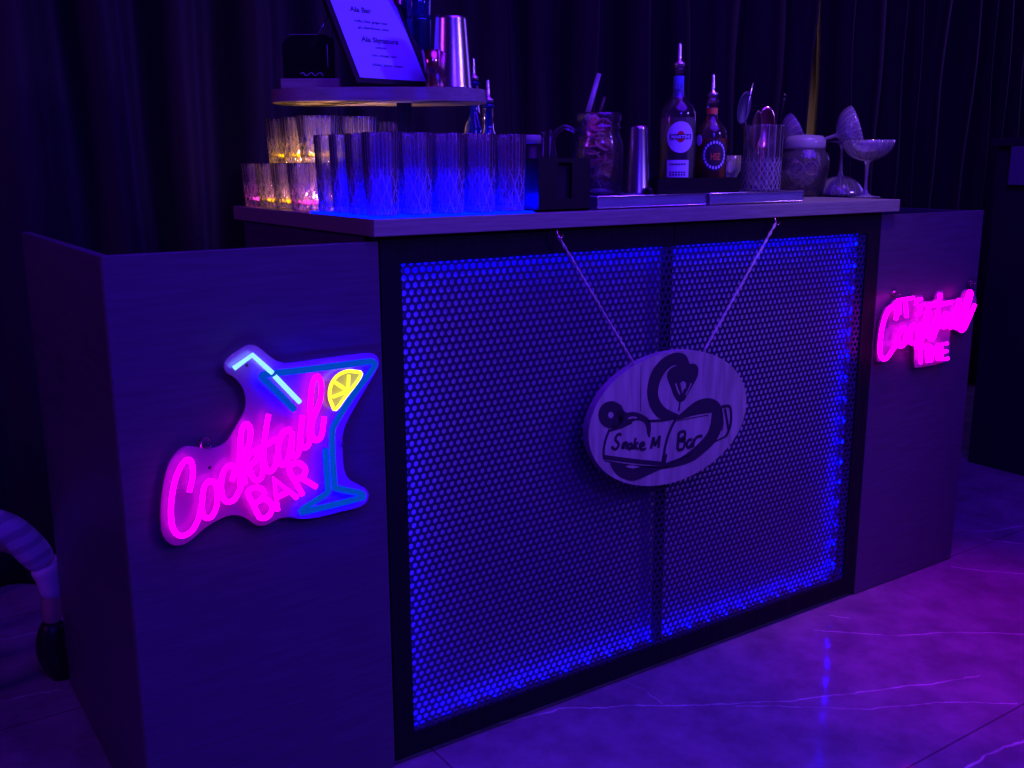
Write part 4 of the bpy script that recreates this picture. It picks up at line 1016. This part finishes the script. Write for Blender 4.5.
lime0 = slice_mesh('citrus_slice', .021, [MT['orange_rind'], MT['lime_dark']])
lime0.data.materials[0] = pbr('dark_rind', (.45, .36, .34), .6)
toC = Vector((CAM.x-K.x, CAM.y-K.y, 0)).normalized(); side = Vector((-toC.y, toC.x, 0))
side_n = {-.5: 'left', .5: 'right', -.1: 'middle'}
k = 0
for r_, (zc, us) in enumerate((( .024, (-.5, .5)), (.038, (-.1,)), (.052, (-.5, .5)), (.068, (-.1,)), (.078, (-.5, .5)))):
    for u in us:
        o = lime0 if k == 0 else lime0.copy()
        if k: COL.objects.link(o)
        k += 1
        o.location = K+side*u*.040+toC*(.022-.004*(k % 2))+Vector((0, 0, zc)); o.rotation_mode = 'QUATERNION'
        o.rotation_quaternion = (toC+side*u*.6+Vector((0, 0, .35))).normalized().to_track_quat('Z', 'Y')
        tag(o, 'dark dried citrus slice in the ribbed jar, %s of the %s layer' % (side_n[u], ['bottom', 'second', 'third', 'fourth', 'top'][r_]), 'citrus slice', 'dark citrus slices in the ribbed jar')

# ------------------------------------------------------------------ coupes
def coupe_profile(H=.150, R=.052, bd=.042, rf=.034):
    s = H-bd
    pr = [(0, 0), (rf, 0), (rf, .0015), (rf*.5, .004), (.008, .010), (.0045, .022), (.0038, s*.5), (.0055, s-.012), (.0065, s-.004), (.010, s+.0005)]
    pr += [(R*math.sin(t), s+bd*(1-math.cos(t))*1.0) for t in [PI/2*k/10 for k in range(2, 11)]]
    pr += [(R-.0015, H)]+[((R-.002)*math.sin(t), s+.0022+(bd-.002)*(1-math.cos(t))) for t in [PI/2*k/10 for k in range(9, 0, -1)]]+[(0, s+.0022)]
    return pr
def coupe_fn(i, t, r, z): return r-(.0012*(abs(math.sin(9*t+z*90))*abs(math.sin(9*t-z*90))) if 10 <= i <= 17 else 0)
Cq = oc(865, .13); pc = (Cq-CAM).dot(fw)/F_PX
HC = aty(868, 140.5, .13).z-TOP
bm = bmesh.new(); lathe(bm, coupe_profile(HC, 25*pc, .056, .041), 60, fn=coupe_fn)
cp0 = new_obj('coupe_glass', bm, MT['cut_coupe'], smooth=True); cp0.location = Cq; tag(cp0, 'upright cut-crystal coupe glass at the right end of the counter', 'glass', 'cut coupe glasses at the right end')
def coupe_copy(loc, q, lab, s=1):
    o = cp0.copy(); COL.objects.link(o); o.location = loc; o.rotation_mode = 'QUATERNION'; o.rotation_quaternion = q; o.scale = (s, s, s); tag(o, lab, 'glass', 'cut coupe glasses at the right end'); return o
I = oc(839, .26); HI = aty(839, 141, .26).z-TOP
coupe_copy(I+Vector((0, 0, HC*1.0)), Quaternion((1, 0, 0), PI), 'upside-down coupe glass standing on its rim left of the upright coupe', 1.0)
# leaning coupes whose bowls stand on edge
rh = Vector((rt.x, rt.y, 0)).normalized()
vb = aty(850, 131, .235)
q2 = (rh*.93+Vector((0, 0, .30))+Vector((fw.x, fw.y, 0))*-.15).normalized().to_track_quat('Z', 'Y')
coupe_copy(vb-(q2 @ Vector((0, 0, HC-.022))), q2, 'coupe glass lying on its side above the upside-down one, bowl edge up', .98)
vb = aty(797, 127, .36)
q3 = (rh*.55+Vector((0, 0, .75))).normalized().to_track_quat('Z', 'Y')
vb = aty(799, 129, .43)
q3 = (rh*.86+Vector((0, 0, .42))).normalized().to_track_quat('Z', 'Y')
coupe_copy(vb-(q3 @ Vector((0, 0, HC-.024))), q3, 'coupe glass tilted on its side behind the ribbed jar, bowl showing above the lid', .80)
# glass lying left of the mixing glass
W0 = ont(731, .10)
bm = bmesh.new(); lathe(bm, [(0, 0), (.020, 0), (.021, .002), (.006, .008), (.006, .020), (.024, .050), (.027, .085), (.0255, .085), (.022, .052), (0, .024)], 40, fn=lambda i, t, r, z: r-(.001*abs(math.sin(8*t)) if i in (5, 6) else 0))
o = new_obj('small_goblet', bm, MT['cut_coupe'], smooth=True); W0 = aty(731, 190, .20); o.location = (W0.x, .20, TZ+.0004); tag(o, 'small cut goblet between the rum bottle and the mixing glass', 'glass')

# ------------------------------------------------------------------ child sitting behind the left wing (only a leg is in the picture)
def skin_fig(name, verts, edges, radii, mat, parent, sub=2, root=0):
    me = bpy.data.meshes.new(name); me.from_pydata([tuple(v) for v in verts], edges, []); me.update(); me.materials.append(mat)
    o = bpy.data.objects.new(name, me); COL.objects.link(o)
    m = o.modifiers.new('skin', 'SKIN'); me_sv = me.skin_vertices[0].data if me.skin_vertices else None
    if me_sv is None:
        bm = bmesh.new(); bm.from_mesh(me); bm.verts.layers.skin.verify(); bm.to_mesh(me); bm.free(); me_sv = me.skin_vertices[0].data
    for i, r in enumerate(radii):
        me_sv[i].radius = (r, r) if not isinstance(r, tuple) else r
    me_sv[root].use_root = True; m.use_smooth_shade = True
    s = o.modifiers.new('sub', 'SUBSURF'); s.levels = sub; s.render_levels = sub
    if parent: reparent(o, parent)
    return o
YP_ = .785
per = empty('person', (-1.62, YP_, 0)); tag(per, 'person seated behind the left wing, one pale striped leg and dark shoe showing', 'person')
def PP(px, py, Y=YP_): return aty(px, py, Y)
knee = PP(50, 568); knee.z += 0; ank = PP(52, 612); shoeT = PP(53, 622)
hipP = PP(-85, 512, YP_+.02)
hip2 = hipP+Vector((.0, .16, 0)); pel = hipP+Vector((-.02, .08, .02))
knee2 = hip2+Vector((.0, .16, .0)); ank2 = knee2+Vector((.01, 0, -knee2.z+.10)); 
chest = pel+Vector((-.02, 0, .30)); neck = pel+Vector((-.01, 0, .40)); headc = neck+Vector((.02, 0, .13))
shL = chest+Vector((.0, -.12, .05)); shR = chest+Vector((.0, .12, .05)); elL = shL+Vector((-.03, -.03, -.18)); elR = shR+Vector((-.03, .03, -.18))
haL = elL+Vector((.07, .05, -.08)); haR = elR+Vector((.07, -.05, -.08))
mid = PP(22, 541)
V = [pel, hipP, mid, knee, PP(53, 588), ank, hip2, knee2, ank2, pel+Vector((-.01, 0, .15)), chest, neck, headc, shL, elL, haL, shR, elR, haR, PP(52.5, 628), ank2+Vector((0, 0, -.05))]
Rr = [.085, .056, .033, .030, .028, .025, .062, .036, .022, .075, .078, .030, .030, .040, .027, .018, .040, .027, .018, .016, .018]
Ed = [(0, 1), (1, 2), (2, 3), (3, 4), (4, 5), (0, 6), (6, 7), (7, 8), (0, 9), (9, 10), (10, 11), (11, 12), (10, 13), (13, 14), (14, 15), (10, 16), (16, 17), (17, 18), (5, 19), (8, 20)]
body = skin_fig('body', V, Ed, Rr, MT['skin'], per)
# striped legging over the thigh, knee and shin
m, nt, out = newmat('striped_legging')
b = N(nt, 'ShaderNodeBsdfPrincipled'); b.inputs['Roughness'].default_value = .85
tc = N(nt, 'ShaderNodeTexCoord'); mp = N(nt, 'ShaderNodeMapping'); mp.inputs['Rotation'].default_value = (0, .45, 0)
wv = N(nt, 'ShaderNodeTexWave'); wv.bands_direction = 'Z'; wv.inputs['Scale'].default_value = 8; wv.inputs['Distortion'].default_value = 4; wv.inputs['Detail'].default_value = 1
rp = N(nt, 'ShaderNodeValToRGB'); rp.color_ramp.elements[0].position = .25; rp.color_ramp.elements[0].color = (.46, .42, .50, 1); rp.color_ramp.elements[1].position = .5; rp.color_ramp.elements[1].color = (.72, .68, .74, 1)
nt.links.new(tc.outputs['Object'], mp.inputs[0]); nt.links.new(mp.outputs[0], wv.inputs[0]); nt.links.new(wv.outputs[0], rp.inputs[0]); nt.links.new(rp.outputs[0], b.inputs['Base Color']); nt.links.new(b.outputs[0], out.inputs[0])
leg_m = m
tv = [hipP, PP(-14, 524), PP(6, 528), PP(20, 538), PP(34, 552), PP(46, 567)]
skin_fig('striped_legging', tv, [(i, i+1) for i in range(5)], [.056, .042, .041, .042, .040, .036], leg_m, per)
skin_fig('white_stocking', [PP(43, 560), PP(50, 570), PP(53, 583), PP(53, 600)], [(0, 1), (1, 2), (2, 3)], [.043, .042, .036, .031], pbr('white_knit', (.72, .68, .74), .85, bump=.3, nscale=120), per)
# shoe: dark ankle shoe, toe down
sh_p = [PP(54, 618), PP(52, 632), PP(51, 650), PP(60, 668), PP(67, 682)]
skin_fig('shoe', sh_p, [(i, i+1) for i in range(4)], [.026, .036, .042, .034, .022], pbr('dark_leather', (.012, .008, .012), .4), per)
skin_fig('shoe', [ank2+Vector((-.02, 0, -.05)), ank2+Vector((0, 0, -.062)), ank2+Vector((.05, 0, -.072)), ank2+Vector((.09, 0, -.075))], [(0, 1), (1, 2), (2, 3)], [.026, .032, .028, .02], pbr('dark_leather_b', (.012, .008, .012), .4), per)
skin_fig('top_clothing', [pel+Vector((0, 0, -.01)), pel+Vector((-.01, 0, .15)), chest, chest+Vector((0, 0, .07)), shL, shL+Vector((.04, -.02, -.12)), shR, shR+Vector((.04, .02, -.12))], [(0, 1), (1, 2), (2, 3), (2, 4), (4, 5), (2, 6), (6, 7)], [.095, .088, .092, .05, .052, .042, .052, .042], MT['matte'], per)
bm = bmesh.new(); bmesh.ops.create_uvsphere(bm, u_segments=32, v_segments=24, radius=.075)
for v in bm.verts:
    c = v.co; c.z *= 1.25; c.y *= .9
    if c.x > .04: c.x *= .94
    for (ez, ey, amp, w_) in ((-.012, 0, .016, .012), (0.008, .026, -.007, .012), (.008, -.026, -.007, .012), (-.045, 0, .005, .014)):
        if c.x > .03:
            d2 = (c.z-ez)**2+(c.y-ey)**2; c.x += amp*math.exp(-d2/(w_*w_))
o = new_obj('head', bm, MT['skin'], smooth=True); o.location = headc+Vector((0, 0, .03)); bpy.context.view_layer.update(); reparent(o, per)
bm = bmesh.new(); bmesh.ops.create_uvsphere(bm, u_segments=24, v_segments=16, radius=.082)
for v in bm.verts:
    v.co.z *= 1.2; v.co.z += .012; v.co.x -= .014
    if v.co.x > .02 and v.co.z < .03: v.co.x = .02
o = new_obj('hair', bm, MT['dark_wood'], smooth=True); o.location = headc+Vector((0, 0, .03)); bpy.context.view_layer.update(); reparent(o, per)
for h_, s in ((haL, -1), (haR, 1)):
    vs = [h_, h_+Vector((.03, 0, 0))]; ed = [(0, 1)]; rd = [.016, .014]
    for f_ in range(4):
        i = len(vs); y_ = (f_-1.5)*.010; L_ = (.05, .058, .055, .045)[f_]
        vs += [h_+Vector((.045, y_, 0)), h_+Vector((.045+L_*.45, y_, -.004)), h_+Vector((.045+L_*.8, y_, -.016))]; ed += [(1, i), (i, i+1), (i+1, i+2)]; rd += [.006, .0052, .0045]
    i = len(vs); vs += [h_+Vector((.022, -s*.022, 0)), h_+Vector((.045, -s*.03, -.005))]; ed += [(0, i), (i, i+1)]; rd += [.007, .0055]
    skin_fig('hand', vs, ed, rd, MT['skin'], per)
seat_z = pel.z-.104
stool = empty('low_stool', (pel.x, pel.y, 0)); tag(stool, 'low dark stool carrying the seated person at the left edge', 'stool')
bm = bmesh.new(); lathe(bm, [(0, seat_z-.03), (.13, seat_z-.03), (.14, seat_z-.015), (.135, seat_z-.001), (0, seat_z)], 32); new_obj('seat', bm, MT['matte'], stool, smooth=True)
for k in range(4):
    a = PI/4+k*PI/2; bm = bmesh.new(); tube(bm, [Vector((.09*math.cos(a), .09*math.sin(a), seat_z-.028)), Vector((.12*math.cos(a), .12*math.sin(a), 0.001))], .012, 10); new_obj('leg', bm, MT['dark_wood'], stool)

# ------------------------------------------------------------------ lights
def area(name, loc, tgt, size, col, power, spread=None):
    ld = bpy.data.lights.new(name, 'AREA'); ld.size = size; ld.color = col; ld.energy = power; ld.shape = 'DISK'
    if spread: ld.spread = spread
    o = bpy.data.objects.new(name, ld); COL.objects.link(o); o.location = loc
    o.rotation_euler = (Vector(tgt)-Vector(loc)).to_track_quat('-Z', 'Y').to_euler(); return o
def spot(name, loc, tgt, col, power, ang, blend=.8, r=.1):
    ld = bpy.data.lights.new(name, 'SPOT'); ld.color = col; ld.energy = power; ld.spot_size = math.radians(ang); ld.spot_blend = blend; ld.shadow_soft_size = r
    o = bpy.data.objects.new(name, ld); COL.objects.link(o); o.location = loc
    o.rotation_euler = (Vector(tgt)-Vector(loc)).to_track_quat('-Z', 'Y').to_euler(); return o
spot('violet_stage_light', (1.9, -3.6, 2.9), (.0, .1, .85), (.21, .095, 1), 320, 36, .5, .25)
spot('blue_stage_light', (-1.4, -3.8, 3.1), (-.7, 0, .75), (.045, .012, 1), 220, 40, .6, .3)
area('ceiling_wash', (0.0, -1.5, 3.3), (0, -1.2, 0), 2.6, (.095, .004, 1), 165)
area('left_wash', (-3.8, .6, 2.2), (-1.2, .4, .7), .8, (.34, .03, 1), 18)
area('curtain_wash', (5.2, .75, 2.3), (1.6, 1.4, 1.3), 1.6, (.20, .07, 1), 24)
mg = atz(1010, 640, 0)
spot('magenta_spot', (mg.x+.3, mg.y-.5, 3.3), (mg.x, mg.y, 0), (.88, 0, .76), 190, 27, 1)
spot('slit_lamp', (gx+.3, 1.9, 2.6), (gx+.1, 2.38, 1.35), (1, .60, .66), 170, 100)
spot('added_warm_spot', (.6, -.6, 2.9), (.55, .15, 1.15), (1, .50, .30), 48, 30, .9, .08)  # extra warm spot, added to bring out the orange slices and rum
def glow(name, loc, col, e, r=.008):
    ld = bpy.data.lights.new(name, 'POINT'); ld.color = col; ld.energy = e; ld.shadow_soft_size = r
    o = bpy.data.objects.new(name, ld); COL.objects.link(o); o.location = loc
for x in (cols[0]+.035, cols[1]+.035, cols[2]+.035, cols[3]+.035):
    for y in (rows[0]+.0355, rows[2]+.0355): glow('added_blue_glow', (x, y, TOP+.022), (0, .0, 1), 5.5)  # extra unseen point lights added between the highballs to strengthen their blue
glow('added_blue_glow', (cols[4]+.036, rows[0]+.0355, TOP+.022), (0, .0, 1), .7)
for x, y in ((-.644, .564), (-.551, .564), (-.60, .472)): glow('added_amber_glow', (x+.046, y, trayz+.018), (1, .38, .24), 1.2)  # unseen lights added to warm the stacked rocks glasses
for x, y in ((-.645, .610), (-.645, .43)): glow('added_rose_glow', (x, y, TOP+.025), (1, .22, .5), .45)  # unseen pink lights added low in the stack
w = bpy.data.worlds.new('world'); S.world = w; w.use_nodes = True
w.node_tree.nodes['Background'].inputs[0].default_value = (.10, .04, .5, 1); w.node_tree.nodes['Background'].inputs[1].default_value = .01

S.view_settings.view_transform = 'Standard'; S.view_settings.look = 'None'; S.view_settings.exposure = 0; S.view_settings.gamma = 1; S.view_settings.use_curve_mapping = False
S.cycles.use_denoising = True
S.cycles.max_bounces = 20; S.cycles.transmission_bounces = 16; S.cycles.transparent_max_bounces = 48; S.cycles.diffuse_bounces = 3; S.cycles.glossy_bounces = 5
S.cycles.caustics_reflective = False; S.cycles.caustics_refractive = False; S.cycles.sample_clamp_indirect = 4
